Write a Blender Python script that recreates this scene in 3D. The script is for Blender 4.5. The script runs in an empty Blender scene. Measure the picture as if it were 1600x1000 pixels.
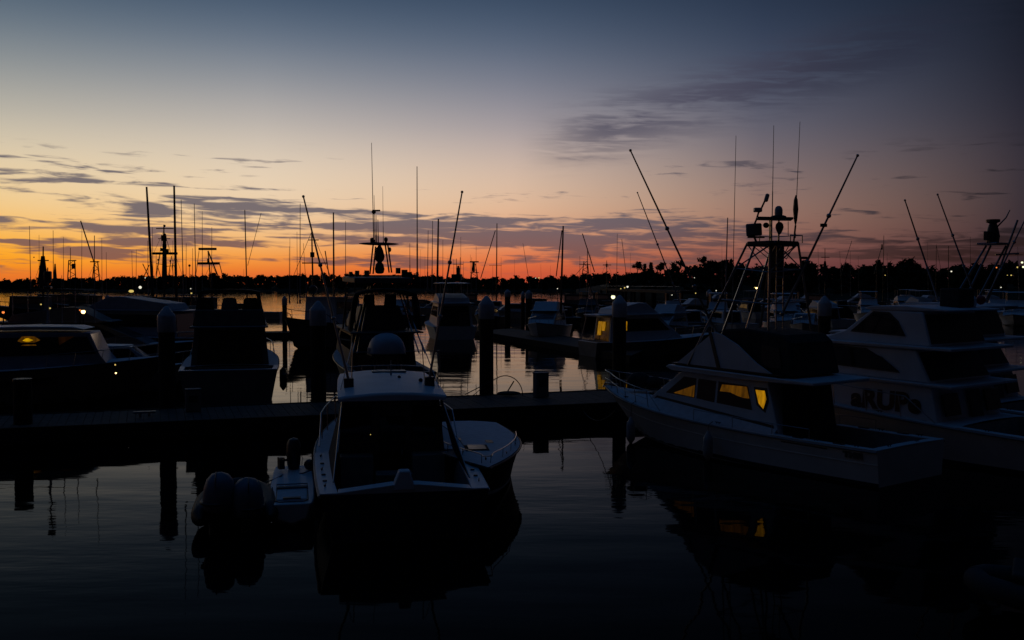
import bpy, math, random
from mathutils import Vector, Matrix

R = math.radians
rnd = random.Random(7)
scn = bpy.context.scene
col = scn.collection

# ------------------------------------------------------------------ camera
F = 35.0 / 36.0 * 1600.0            # focal length in photo pixels
CAMZ = 5.5
PITCH = math.atan(55.0 / F)
cam_d = bpy.data.cameras.new("camera")
cam_d.lens = 35.0
cam_d.sensor_width = 36.0
cam_d.clip_start = 0.1
cam_d.clip_end = 9000.0
cam = bpy.data.objects.new("camera", cam_d)
cam.location = (0, 0, CAMZ)
cam.rotation_euler = (R(90) - PITCH, 0, 0)
col.objects.link(cam)
scn.camera = cam

scn.view_settings.view_transform = 'Standard'
scn.view_settings.look = 'None'
scn.view_settings.exposure = 0.0
scn.view_settings.gamma = 1.0
scn.cycles.use_denoising = True
scn.cycles.max_bounces = 6
scn.cycles.glossy_bounces = 4
scn.cycles.caustics_reflective = False
scn.cycles.caustics_refractive = False
scn.cycles.sample_clamp_indirect = 3.0


def at(px, py, Y):
    """point at world depth Y seen at photo pixel px,py"""
    x = (px - 800.0) / F
    y = (500.0 - py) / F
    d = Vector((x, math.cos(PITCH) + y * math.sin(PITCH), -math.sin(PITCH) + y * math.cos(PITCH)))
    return Vector((0, 0, CAMZ)) + d * (Y / d.y)


def on(px, py, z):
    """point on the level z seen at photo pixel px,py"""
    x = (px - 800.0) / F
    y = (500.0 - py) / F
    d = Vector((x, math.cos(PITCH) + y * math.sin(PITCH), -math.sin(PITCH) + y * math.cos(PITCH)))
    return Vector((0, 0, CAMZ)) + d * ((z - CAMZ) / d.z)


def lin(c):
    return tuple((v / 255.0 / 12.92) if v <= 10 else (((v / 255.0) + 0.055) / 1.055) ** 2.4 for v in c)


# ------------------------------------------------------------------ world: dusk sky
world = bpy.data.worlds.new("World")
scn.world = world
world.use_nodes = True
nt = world.node_tree
nt.nodes.clear()
N = nt.nodes.new
LK = nt.links.new


def wmath(op, a, b=None, c=None, clamp=False):
    n = N('ShaderNodeMath')
    n.operation = op
    n.use_clamp = clamp
    for i, v in enumerate((a, b, c)):
        if v is None:
            continue
        if isinstance(v, (int, float)):
            n.inputs[i].default_value = v
        else:
            LK(v, n.inputs[i])
    return n.outputs[0]


def wmap(v, a, b, c=0.0, d=1.0, interp='SMOOTHSTEP'):
    n = N('ShaderNodeMapRange')
    n.interpolation_type = interp
    LK(v, n.inputs[0])
    for i, k in enumerate((a, b, c, d)):
        n.inputs[i + 1].default_value = k
    return n.outputs[0]


def wmix(f, a, b, mode='MIX'):
    n = N('ShaderNodeMix')
    n.data_type = 'RGBA'
    n.blend_type = mode
    if isinstance(f, (int, float)):
        n.inputs[0].default_value = f
    else:
        LK(f, n.inputs[0])
    for s, v in ((6, a), (7, b)):
        if isinstance(v, tuple):
            n.inputs[s].default_value = (*v, 1)
        else:
            LK(v, n.inputs[s])
    return n.outputs[2]


tc = N('ShaderNodeTexCoord')
sep = N('ShaderNodeSeparateXYZ')
LK(tc.outputs['Generated'], sep.inputs[0])
DEG = 180.0 / math.pi
az = wmath('MULTIPLY', wmath('ARCTAN2', sep.outputs[0], sep.outputs[1]), DEG)
el = wmath('MULTIPLY', wmath('ARCSINE', sep.outputs[2]), DEG)

# colour of the evening sky by elevation, at several compass bearings
ELEV = [0.0, 0.6, 1.4, 2.5, 4.2, 6.4, 8.9, 12.4, 16.0, 22.0, 34.0, 60.0, 90.0]  # highest steps, out of view, are raised blue to light the decks
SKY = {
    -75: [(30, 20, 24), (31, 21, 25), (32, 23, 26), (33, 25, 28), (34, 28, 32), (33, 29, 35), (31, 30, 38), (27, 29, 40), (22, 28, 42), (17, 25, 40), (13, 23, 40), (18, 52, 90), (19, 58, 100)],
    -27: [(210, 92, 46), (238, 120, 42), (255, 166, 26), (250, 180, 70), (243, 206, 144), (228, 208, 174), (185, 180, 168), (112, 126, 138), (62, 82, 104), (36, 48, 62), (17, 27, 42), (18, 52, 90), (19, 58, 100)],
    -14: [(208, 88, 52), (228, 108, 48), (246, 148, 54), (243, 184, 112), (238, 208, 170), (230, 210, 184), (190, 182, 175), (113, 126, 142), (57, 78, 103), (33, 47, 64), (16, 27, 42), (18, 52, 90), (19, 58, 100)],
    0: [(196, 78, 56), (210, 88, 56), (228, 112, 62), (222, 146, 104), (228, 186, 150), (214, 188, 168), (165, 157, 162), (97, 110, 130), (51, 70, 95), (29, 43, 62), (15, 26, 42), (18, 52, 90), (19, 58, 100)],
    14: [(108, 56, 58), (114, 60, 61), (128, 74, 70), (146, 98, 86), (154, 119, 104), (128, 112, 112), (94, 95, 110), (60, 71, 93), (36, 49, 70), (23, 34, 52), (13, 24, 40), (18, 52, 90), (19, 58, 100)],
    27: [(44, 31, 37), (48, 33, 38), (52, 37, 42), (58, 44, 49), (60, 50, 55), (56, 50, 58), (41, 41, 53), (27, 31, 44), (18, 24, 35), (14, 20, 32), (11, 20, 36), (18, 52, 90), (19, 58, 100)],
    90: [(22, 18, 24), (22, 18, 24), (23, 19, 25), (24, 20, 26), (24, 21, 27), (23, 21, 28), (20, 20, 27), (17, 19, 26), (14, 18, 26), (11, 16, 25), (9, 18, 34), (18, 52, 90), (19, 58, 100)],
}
MAXEL = 90.0


def elpos(e):
    return math.sqrt(max(e, 0) / MAXEL)


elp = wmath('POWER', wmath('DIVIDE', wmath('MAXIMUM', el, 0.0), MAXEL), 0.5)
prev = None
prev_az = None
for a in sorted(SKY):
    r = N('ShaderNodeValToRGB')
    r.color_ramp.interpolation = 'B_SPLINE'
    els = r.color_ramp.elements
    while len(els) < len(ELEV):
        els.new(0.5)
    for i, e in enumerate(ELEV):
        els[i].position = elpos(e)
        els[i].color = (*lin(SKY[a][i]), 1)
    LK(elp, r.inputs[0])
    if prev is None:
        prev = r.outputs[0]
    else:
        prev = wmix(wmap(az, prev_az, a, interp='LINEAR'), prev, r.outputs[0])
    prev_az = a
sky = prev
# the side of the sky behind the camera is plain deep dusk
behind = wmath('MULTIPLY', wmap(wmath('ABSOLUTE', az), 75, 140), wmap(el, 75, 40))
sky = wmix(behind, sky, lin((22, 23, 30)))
# the unseen quarter to the right and behind is darkened to shade the sterns
stern_shade = wmath('MULTIPLY', wmath('MAXIMUM', wmap(az, 35, 100), wmap(wmath('ABSOLUTE', az), 130, 170)), wmap(el, 88, 50))
sky = wmix(wmath('MULTIPLY', stern_shade, 0.85), sky, lin((3, 4, 7)))

# clouds: thin flat streaks low over the glow
cmb = N('ShaderNodeCombineXYZ')
LK(wmath('MULTIPLY', az, 0.10), cmb.inputs[0])
LK(wmath('MULTIPLY', wmath('ADD', el, wmath('MULTIPLY', az, 0.016)), 1.25), cmb.inputs[1])
cmb.inputs[2].default_value = 3.7
nz = N('ShaderNodeTexNoise')
nz.inputs['Scale'].default_value = 1.0
nz.inputs['Detail'].default_value = 6.0
nz.inputs['Roughness'].default_value = 0.55
nz.inputs['Distortion'].default_value = 0.55
LK(cmb.outputs[0], nz.inputs['Vector'])
cmb2 = N('ShaderNodeCombineXYZ')
LK(wmath('MULTIPLY', az, 0.42), cmb2.inputs[0])
LK(wmath('MULTIPLY', wmath('ADD', el, wmath('MULTIPLY', az, 0.03)), 3.2), cmb2.inputs[1])
cmb2.inputs[2].default_value = 9.1
nz2 = N('ShaderNodeTexNoise')
nz2.inputs['Scale'].default_value = 1.0
nz2.inputs['Detail'].default_value = 5.0
nz2.inputs['Distortion'].default_value = 0.8
LK(cmb2.outputs[0], nz2.inputs['Vector'])
dens = wmath('ADD', nz.outputs[0], wmath('MULTIPLY', wmath('SUBTRACT', nz2.outputs[0], 0.5), 0.55))
dens = wmath('ADD', wmath('MULTIPLY', wmath('SUBTRACT', dens, 0.5), 1.55), 0.5)


def bump(v, c, w):
    """smooth bump around c of half width w"""
    d = wmath('DIVIDE', wmath('ABSOLUTE', wmath('SUBTRACT', v, c)), w)
    return wmap(d, 0.0, 1.0, 1.0, 0.0)


# layered cover: how much cloud at each height
cover = wmath('MULTIPLY', wmath('MULTIPLY', bump(el, 2.5, 2.6), 0.25), wmap(az, -16.0, -4.0, 0.62, 1.0))
for e_, we, a_, wa, k in ((4.3, 1.5, -16.0, 12.0, 0.36), (2.7, 1.7, 1.0, 13.0, 0.25), (6.2, 1.1, -24.0, 8.0, 0.20),
                          (3.15, 0.55, -20.0, 17.0, 0.21), (2.15, 0.42, -21.0, 17.0, 0.21), (5.6, 0.6, -26.0, 7.0, 0.12), (1.3, 0.5, -6.0, 16.0, 0.06)):
    cover = wmath('ADD', cover, wmath('MULTIPLY', wmath('MULTIPLY', bump(el, e_, we), bump(az, a_, wa)), k))
cloud = wmap(wmath('ADD', dens, cover), 0.62, 0.86)
cloud = wmath('MULTIPLY', cloud, wmap(el, 0.4, 1.2))
cloud = wmath('MULTIPLY', cloud, wmap(el, 8.0, 6.4))
cloud = wmath('MULTIPLY', cloud, 0.90)
dim = wmap(az, 3.0, 26.0, 1.0, 0.14)
ccol = wmix(wmap(el, 1.2, 4.0), lin((122, 84, 80)), lin((96, 90, 102)))
cc = N('ShaderNodeVectorMath')
cc.operation = 'SCALE'
LK(ccol, cc.inputs[0])
LK(dim, cc.inputs['Scale'])
sky = wmix(cloud, sky, cc.outputs[0])
# one long grey wisp higher up on the right
w_el = wmath('SUBTRACT', el, wmath('ADD', 8.6, wmath('MULTIPLY', wmath('SUBTRACT', az, 4.0), 0.24)))
wis = wmath('MULTIPLY', bump(w_el, 0.0, 2.7), wmath('MULTIPLY', wmap(az, 0.0, 6.0), wmap(az, 30.0, 16.0)))
wis = wmath('MULTIPLY', wis, wmap(dens, 0.22, 0.66))
sky = wmix(wmath('MULTIPLY', wis, 0.78), sky, wmix(wmap(az, 8.0, 22.0), lin((74, 72, 90)), lin((40, 42, 58))))
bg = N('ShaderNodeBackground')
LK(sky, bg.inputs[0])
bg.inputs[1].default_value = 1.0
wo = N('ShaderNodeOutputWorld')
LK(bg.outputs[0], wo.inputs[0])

# ------------------------------------------------------------------ materials
MATS = {}


def mat(name, color, rough=0.5, metal=0.0, var=0.12, scale=3.0, bump_s=0.0, bump_scale=40.0, spec=0.5, coat=0.0):
    if name in MATS:
        return MATS[name]
    m = bpy.data.materials.new(name)
    m.use_nodes = True
    t = m.node_tree
    b = t.nodes['Principled BSDF']
    tcn = t.nodes.new('ShaderNodeTexCoord')
    n = t.nodes.new('ShaderNodeTexNoise')
    n.inputs['Scale'].default_value = scale
    n.inputs['Detail'].default_value = 6
    t.links.new(tcn.outputs['Object'], n.inputs['Vector'])
    rp = t.nodes.new('ShaderNodeValToRGB')
    rp.color_ramp.elements[0].position = 0.3
    rp.color_ramp.elements[1].position = 0.7
    rp.color_ramp.elements[0].color = (*[c * (1 - var) for c in color], 1)
    rp.color_ramp.elements[1].color = (*[min(1, c * (1 + var)) for c in color], 1)
    t.links.new(n.outputs[0], rp.inputs[0])
    t.links.new(rp.outputs[0], b.inputs['Base Color'])
    b.inputs['Roughness'].default_value = rough
    b.inputs['Metallic'].default_value = metal
    b.inputs['Specular IOR Level'].default_value = spec
    b.inputs['Coat Weight'].default_value = coat
    if bump_s:
        n2 = t.nodes.new('ShaderNodeTexNoise')
        n2.inputs['Scale'].default_value = bump_scale
        t.links.new(tcn.outputs['Object'], n2.inputs['Vector'])
        bp = t.nodes.new('ShaderNodeBump')
        bp.inputs['Strength'].default_value = bump_s
        bp.inputs['Distance'].default_value = 0.02
        t.links.new(n2.outputs[0], bp.inputs['Height'])
        t.links.new(bp.outputs[0], b.inputs['Normal'])
    MATS[name] = m
    return m


def glow(name, color, strength, var=0.35, scale=6.0):
    if name in MATS:
        return MATS[name]
    m = bpy.data.materials.new(name)
    m.use_nodes = True
    t = m.node_tree
    b = t.nodes['Principled BSDF']
    b.inputs['Base Color'].default_value = (0.02, 0.015, 0.01, 1)
    tcn = t.nodes.new('ShaderNodeTexCoord')
    n = t.nodes.new('ShaderNodeTexNoise')
    n.inputs['Scale'].default_value = scale
    n.inputs['Detail'].default_value = 3
    mp = t.nodes.new('ShaderNodeMapping')
    mp.inputs['Scale'].default_value = (1.6, 1.6, 0.35)
    t.links.new(tcn.outputs['Object'], mp.inputs[0])
    t.links.new(mp.outputs[0], n.inputs['Vector'])
    rp = t.nodes.new('ShaderNodeValToRGB')
    rp.color_ramp.elements[0].position = 0.3
    rp.color_ramp.elements[1].position = 0.72
    rp.color_ramp.elements[0].color = (*[c * (1 - var) for c in color], 1)
    rp.color_ramp.elements[1].color = (*color, 1)
    t.links.new(n.outputs[0], rp.inputs[0])
    t.links.new(rp.outputs[0], b.inputs['Emission Color'])
    b.inputs['Emission Strength'].default_value = strength
    MATS[name] = m
    return m


GEL = mat('gelcoat_white', (0.62, 0.66, 0.71), 0.45, var=0.08, scale=1.6, spec=0.2)
GELD = mat('deck_nonskid', (0.60, 0.64, 0.69), 0.7, var=0.10, scale=5, bump_s=0.2, bump_scale=150, spec=0.15)
HULLW = mat('hull_paint_white', (0.74, 0.73, 0.71), 0.35, var=0.12, scale=0.9, spec=0.3)
HULLB = mat('hull_paint_navy', (0.02, 0.025, 0.04), 0.5, var=0.2, scale=1.0, spec=0.2)
HULLG = mat('hull_paint_grey', (0.16, 0.17, 0.18), 0.6, var=0.2, scale=1.0, spec=0.2)
LINER = mat('cockpit_liner_grey', (0.24, 0.24, 0.25), 0.6, var=0.2, scale=3)
DARKCAB = mat('bulkhead_dark', (0.10, 0.095, 0.095), 0.6, var=0.3, scale=3)
GLASS = mat('tinted_glass', (0.012, 0.012, 0.014), 0.05, var=0.1, scale=2, spec=0.5)
CANVAS = mat('canvas_dark', (0.040, 0.038, 0.040), 0.85, var=0.3, scale=4, bump_s=0.3, bump_scale=25, spec=0.2)
VINYL = mat('smoked_vinyl', (0.02, 0.02, 0.022), 0.35, var=0.3, scale=2, bump_s=0.25, bump_scale=4, spec=0.4)
STEEL = mat('stainless_steel', (0.34, 0.35, 0.37), 0.28, metal=1.0, var=0.08, scale=8)
ALU = mat('anodised_aluminium', (0.30, 0.30, 0.32), 0.35, metal=1.0, var=0.1, scale=8)
BLACKM = mat('black_metal', (0.02, 0.02, 0.022), 0.45, var=0.2, scale=6)
RUBBER = mat('rubber_black', (0.018, 0.018, 0.018), 0.6, var=0.2, scale=6)
FIBRE = mat('antenna_fibreglass', (0.25, 0.25, 0.26), 0.45, var=0.1, scale=6)
DOCKW = mat('dock_planks', (0.085, 0.075, 0.066), 0.8, var=0.35, scale=5, bump_s=0.4, bump_scale=20, spec=0.2)
DOCKS = mat('dock_fascia', (0.03, 0.026, 0.022), 0.85, var=0.35, scale=4, spec=0.2)
PILE = mat('pile_tarred', (0.025, 0.02, 0.018), 0.8, var=0.4, scale=4, bump_s=0.5, bump_scale=12, spec=0.2)
CAP = mat('pile_cap_plastic', (0.42, 0.45, 0.50), 0.5, var=0.12, scale=4)
ROPE = mat('rope', (0.10, 0.09, 0.08), 0.9, var=0.3, scale=30)
FENDER = mat('fender_vinyl', (0.40, 0.40, 0.42), 0.45, var=0.12, scale=5)
COVER = mat('grey_cowl_cover', (0.13, 0.14, 0.18), 0.55, var=0.15, scale=3, bump_s=0.2, bump_scale=8)
FOLI = mat('foliage', (0.035, 0.05, 0.025), 0.9, var=0.5, scale=0.2, spec=0.1)
TRUNKM = mat('tree_bark', (0.05, 0.04, 0.03), 0.9, var=0.3, scale=2, spec=0.1)
EARTH = mat('shore_earth', (0.04, 0.045, 0.03), 0.95, var=0.4, scale=0.05, spec=0.05)
TEAK = mat('teak', (0.10, 0.06, 0.035), 0.6, var=0.3, scale=6)
LETTER = mat('lettering_maroon', (0.050, 0.018, 0.018), 0.4, var=0.1, scale=6)
REDM = mat('red_plastic', (0.35, 0.02, 0.03), 0.5, var=0.2, scale=6)
LITWIN = glow('lit_curtain', lin((225, 156, 14)), 0.58, var=0.75, scale=7)
LITDIM = glow('dim_lit_curtain', lin((170, 108, 14)), 0.27, var=0.8, scale=5)
LITY = glow('lit_window_yellow', lin((255, 190, 10)), 0.75, var=0.6, scale=3)
L_WARM = glow('lamp_warm', (1.0, 0.62, 0.22), 6.0, var=0.1)
L_WHITE = glow('lamp_white', (1.0, 0.95, 0.75), 1.0, var=0.1)
L_GREEN = glow('lamp_pale_green', (0.95, 1.0, 0.55), 1.8, var=0.1)
L_YEL = glow('lamp_yellow', (1.0, 0.75, 0.2), 0.7, var=0.1)
L_ORANGE = glow('lamp_orange', (1.0, 0.25, 0.05), 1.3, var=0.1)


# ------------------------------------------------------------------ mesh helper
class MB:
    def __init__(s):
        s.v = []
        s.f = []

    def add(s, vs, fs):
        o = len(s.v)
        s.v += [tuple(p) for p in vs]
        s.f += [tuple(i + o for i in f) for f in fs]
        return s

    def box(s, c, size, rz=0.0, rx=0.0, ry=0.0):
        m = Matrix.Translation(c) @ Matrix.Rotation(rz, 4, 'Z') @ Matrix.Rotation(ry, 4, 'Y') @ Matrix.Rotation(rx, 4, 'X')
        hx, hy, hz = (k / 2 for k in size)
        vs = [m @ Vector((x, y, z)) for x in (-hx, hx) for y in (-hy, hy) for z in (-hz, hz)]
        return s.add(vs, [(0, 1, 3, 2), (4, 6, 7, 5), (0, 4, 5, 1), (2, 3, 7, 6), (0, 2, 6, 4), (1, 5, 7, 3)])

    def tube(s, pts, r, n=8, r2=None, cap=True):
        pts = [Vector(p) for p in pts]
        k = len(pts)
        rings = []
        for i, p in enumerate(pts):
            a = pts[max(i - 1, 0)]
            b = pts[min(i + 1, k - 1)]
            d = (b - a)
            d = d.normalized() if d.length > 1e-9 else Vector((0, 0, 1))
            u = d.cross(Vector((0, 0, 1)))
            if u.length < 0.05:
                u = d.cross(Vector((0, 1, 0)))
            u.normalize()
            w = d.cross(u)
            rr = r if r2 is None else r + (r2 - r) * i / max(1, k - 1)
            rings.append([p + (u * math.cos(2 * math.pi * j / n) + w * math.sin(2 * math.pi * j / n)) * rr for j in range(n)])
        return s.loft(rings, closed=True, caps=cap)

    def loft(s, rings, closed=True, caps=True):
        n = len(rings[0])
        vs = [p for r in rings for p in r]
        fs = []
        for i in range(len(rings) - 1):
            for j in range(n if closed else n - 1):
                a = i * n + j
                b = i * n + (j + 1) % n
                fs.append((a, b, b + n, a + n))
        if caps:
            fs.append(tuple(range(n - 1, -1, -1)))
            fs.append(tuple((len(rings) - 1) * n + j for j in range(n)))
        return s.add(vs, fs)

    def lathe(s, prof, c=(0, 0, 0), n=20, m=None):
        c = Vector(c)
        rings = []
        for r, z in prof:
            ring = [Vector((r * math.cos(2 * math.pi * j / n), r * math.sin(2 * math.pi * j / n), z)) for j in range(n)]
            if m is not None:
                ring = [m @ p for p in ring]
            rings.append([p + c for p in ring])
        return s.loft(rings)

    def ball(s, c, r, n=14, k=9, sc=(1, 1, 1), m=None):
        prof = []
        c = Vector(c)
        rings = []
        for i in range(k + 1):
            a = -math.pi / 2 + math.pi * i / k
            rr, z = max(math.cos(a), 1e-3), math.sin(a)
            ring = [Vector((rr * math.cos(2 * math.pi * j / n) * r * sc[0], rr * math.sin(2 * math.pi * j / n) * r * sc[1], z * r * sc[2])) for j in range(n)]
            if m is not None:
                ring = [m @ p for p in ring]
            rings.append([p + c for p in ring])
        return s.loft(rings)

    def prism(s, pa, pb):
        """closed solid between two matching outlines"""
        n = len(pa)
        fs = [tuple(range(n - 1, -1, -1)), tuple(range(n, 2 * n))]
        fs += [(i, (i + 1) % n, n + (i + 1) % n, n + i) for i in range(n)]
        return s.add(list(pa) + list(pb), fs)

    def solid(s, prof, hw):
        """side profile [(y,z)] extruded between -hw(y,z) and +hw(y,z)"""
        return s.prism([Vector((-hw(y, z), y, z)) for y, z in prof], [Vector((hw(y, z), y, z)) for y, z in prof])

    def slab(s, pts, hw, o0, o1, side):
        """panel on the side wall of a solid, from o0 to o1 proud of it"""
        return s.prism([Vector((side * (hw(y, z) + o0), y, z)) for y, z in pts], [Vector((side * (hw(y, z) + o1), y, z)) for y, z in pts])

    def front(s, a, b, hw, x0, x1, o0=0.0, o1=0.02, u0=0.08, u1=0.92):
        """panel on the sloping front/back between profile points a (low) and b (high); x0..x1 as fractions of the half width"""
        d = Vector((0, b[0] - a[0], b[1] - a[1]))
        nrm = Vector((0, d.z, -d.y)).normalized()
        if o1 < 0:
            pass
        q = []
        for u in (u0, u1):
            y = a[0] + (b[0] - a[0]) * u
            z = a[1] + (b[1] - a[1]) * u
            q.append((hw(y, z), y, z))
        (h0, y0, z0), (h1, y1, z1) = q
        base = [Vector((x0 * h0, y0, z0)), Vector((x1 * h0, y0, z0)), Vector((x1 * h1, y1, z1)), Vector((x0 * h1, y1, z1))]
        return s.prism([p + nrm * o0 for p in base], [p + nrm * o1 for p in base])

    def build(s, name, m, parent=None, smooth=True, bevel=0.0, seg=2, ang=35):
        me = bpy.data.meshes.new(name)
        me.from_pydata(s.v, [], s.f)
        me.validate()
        if smooth:
            for p in me.polygons:
                p.use_smooth = True
            me.set_sharp_from_angle(angle=R(ang))
        me.materials.append(m)
        import bmesh
        bm = bmesh.new()
        bm.from_mesh(me)
        bmesh.ops.recalc_face_normals(bm, faces=bm.faces)
        bm.to_mesh(me)
        bm.free()
        o = bpy.data.objects.new(name, me)
        col.objects.link(o)
        if parent is not None:
            o.parent = parent
        if bevel:
            bv = o.modifiers.new('bevel', 'BEVEL')
            bv.width = bevel
            bv.segments = seg
            bv.limit_method = 'ANGLE'
            bv.angle_limit = R(40)
        return o


def tag(o, label=None, cat=None, group=None, kind=None):
    if label:
        o['label'] = label
    if cat:
        o['category'] = cat
    if group:
        o['group'] = group
    if kind:
        o['kind'] = kind
    return o


def thing(name, label, cat, loc, rz=0.0, group=None):
    o = bpy.data.objects.new(name, None)
    o.empty_display_size = 0.3
    o.location = loc
    o.rotation_euler = (0, 0, rz)
    col.objects.link(o)
    return tag(o, label, cat, group)


def local(root, p):
    m = Matrix.Translation(root.location) @ Matrix.Rotation(root.rotation_euler[2], 4, 'Z')
    return m.inverted() @ Vector(p)


def copy_tree(o, parent=None):
    c = o.copy()
    col.objects.link(c)
    if parent is not None:
        c.parent = parent
    for ch in [k for k in bpy.data.objects if k.parent == o]:
        copy_tree(ch, c)
    return c


def lettering(name, text, size, m, parent, origin, xdir, ydir, width=None, bold=0.02, depth=0.006):
    cu = bpy.data.curves.new(name, 'FONT')
    cu.body = text
    cu.size = size
    cu.offset = bold
    cu.extrude = depth
    cu.resolution_u = 4
    tmp = bpy.data.objects.new(name + '_tmp', cu)
    col.objects.link(tmp)
    dg = bpy.context.evaluated_depsgraph_get()
    me = bpy.data.meshes.new_from_object(tmp.evaluated_get(dg))
    bpy.data.objects.remove(tmp)
    bpy.data.curves.remove(cu)
    xs = [v.co.x for v in me.vertices]
    sc = 1.0 if width is None else width / (max(xs) - min(xs))
    xd = Vector(xdir).normalized()
    yd = Vector(ydir).normalized()
    zd = xd.cross(yd)
    for v in me.vertices:
        v.co = Vector(origin) + xd * ((v.co.x - min(xs)) * sc) + yd * v.co.y + zd * v.co.z
    me.materials.clear()
    me.materials.append(m)
    o = bpy.data.objects.new(name, me)
    col.objects.link(o)
    o.parent = parent
    return o


# ------------------------------------------------------------------ boat hull
class Hull:
    def __init__(s, L, B, z0, z1, draft=0.5, rake=1.1, full=0.40, pw=2.2, stern=0.93, chine=0.84, flare=0.40, zp=2.0, n=18):
        s.L, s.B, s.z0, s.z1, s.draft, s.rake = L, B, z0, z1, draft, rake
        s.full, s.pw, s.stern, s.chine, s.flare, s.zp, s.n = full, pw, stern, chine, flare, zp, n

    def b(s, y):
        t = min(max(y / s.L, 0), 1)
        if t < s.full:
            k = t / s.full
            return s.B / 2 * (s.stern + (1 - s.stern) * (1 - (1 - k) ** 2))
        return max(0.03, s.B / 2 * (1 - ((t - s.full) / (1 - s.full)) ** s.pw))

    def z(s, y):
        t = min(max(y / s.L, 0), 1)
        return s.z0 + (s.z1 - s.z0) * t ** s.zp

    def ys(s, y0, y1):
        k = max(2, int(s.n * (y1 - y0) / s.L) + 1)
        return [y0 + (y1 - y0) * (1 - (1 - i / k) ** 1.3) for i in range(k + 1)]

    def wall(s, y, u):
        """point on the starboard topside: u=1 at the sheer, 0 at the chine"""
        t = y / s.L
        b, zs = s.b(y), s.z(y)
        bc = b * (s.chine - s.flare * max(0, (t - 0.35) / 0.65) ** 1.3)
        yc = y - s.rake * t ** 5
        zc = -0.03 + 0.38 * t ** 3
        k = u ** (1.0 + 0.5 * t)
        return Vector((bc + (b - bc) * k, yc + (y - yc) * u, zc + (zs - zc) * u))

    def shell(s, root, m, boot=None):
        mb = MB()
        rings = []
        for y in s.ys(0, s.L):
            t = y / s.L
            st = [s.wall(y, u) for u in (1, 0.7, 0.4, 0.0)]
            keel = Vector((0, y - s.rake * 1.25 * t ** 5, -s.draft * (1 - t ** 5) + 0.25 * t ** 5))
            rings.append(st + [keel] + [Vector((-p.x, p.y, p.z)) for p in reversed(st)])
        mb.loft(rings, closed=False, caps=False)
        mb.f.append(tuple(range(9)))
        o = mb.build('hull', m, root)
        if boot is not None:
            st = MB()
            for sd in (1, -1):
                a, b = [], []
                for y in s.ys(0, s.L * 0.97):
                    p, q = s.wall(y, 0.02), s.wall(y, 0.13)
                    a.append(Vector((sd * (p.x + 0.008), p.y, p.z)))
                    b.append(Vector((sd * (q.x + 0.008), q.y, q.z)))
                st.add(a + b, [(i, i + 1, len(a) + i + 1, len(a) + i) for i in range(len(a) - 1)])
            st.build('boot_stripe', boot, o)
        return o

    def deck(s, root, m, y0, y1=None, inset=0.02, camber=0.07, name='foredeck'):
        y1 = s.L if y1 is None else y1
        rings = []
        for y in s.ys(y0, y1):
            b, z = max(s.b(y) - inset, 0.01), s.z(y) - 0.005
            rings.append([Vector((b * k, y, z + camber * (1 - k * k) * min(1, b))) for k in (-1, -0.6, -0.2, 0.2, 0.6, 1)])
        return MB().loft(rings, closed=False, caps=False).build(name, m, root)

    def cockpit(s, root, yc, g, zsole, mcap, min_, tr=0.3, zt=0.0):
        """gunwale caps, inner walls and sole of an open well from the stern to yc"""
        mb = MB()
        ys = [0.0] + [y for y in s.ys(0, yc)[1:]]
        for sd in (1, -1):
            rr = []
            for y in ys:
                b, z = s.b(y), s.z(y)
                rr.append([Vector((sd * b, y, z)), Vector((sd * b, y, z + 0.03)), Vector((sd * (b - g), y, z + 0.03)), Vector((sd * (b - g), y, z - 0.03))])
            mb.loft(rr, closed=True, caps=True)
        b = s.b(0) - g
        pts = [(-b, 0.0), (-b * 0.2, zt), (b * 0.2, zt), (b, 0.0)]
        rr = []
        for x, dz in pts:
            rr.append([Vector((x, 0.0, s.z0 - 0.02)), Vector((x, -0.01, s.z0 + 0.033 + dz)), Vector((x, tr, s.z0 + 0.033 + dz)), Vector((x, tr, s.z0 - 0.02))])
        mb.loft(rr, closed=True, caps=True)
        cap = mb.build('gunwale', mcap, root, bevel=0.012)
        mi = MB()
        st = [Vector((s.b(y) - g - 0.005, y, s.z(y) - 0.0)) for y in ys if y >= tr or y == 0]
        st[0] = Vector((st[0].x, tr, st[0].z))
        loop = st + [Vector((-p.x, p.y, p.z)) for p in reversed(st)]
        n = len(loop)
        bot = [Vector((p.x, p.y, zsole)) for p in loop]
        mi.add(loop + bot, [(i, (i + 1) % n, n + (i + 1) % n, n + i) for i in range(n)] + [tuple(range(n, 2 * n))])
        mi.build('cockpit_liner', min_, root)
        return cap

    def rub(s, root, m, r=0.035):
        pts = [Vector((s.b(y) + 0.01, y, s.z(y) - 0.04)) for y in s.ys(0, s.L)]
        pts2 = [Vector((-p.x, p.y, p.z)) for p in reversed(pts)]
        return MB().tube(pts + pts2, r, 6).build('rub_rail', m, root)

    def rail(s, root, m, y0, h=0.6, inset=0.10, r=0.016, ahead=0.15, n=5, mid=False, name='bow_rail'):
        ys = s.ys(y0, s.L - 0.15)

        def P(y, k, sd):
            return Vector((sd * max(0.12, s.b(y) - inset), y, s.z(y) + h * k))
        top = [P(y, 1.0 if i else 0.02, 1) for i, y in enumerate(ys)]
        top += [Vector((0, s.L + ahead, s.z1 + h))]
        top += [Vector((-p.x, p.y, p.z)) for p in reversed(top[:-1])]
        mb = MB().tube(top, r, 6)
        if mid:
            t2 = [P(y, 0.5, 1) for y in ys[1:]]
            t2 += [Vector((0, s.L + ahead * 0.5, s.z1 + h * 0.5))] + [Vector((-p.x, p.y, p.z)) for p in reversed(t2)]
            mb.tube(t2, r * 0.7, 6)
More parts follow.
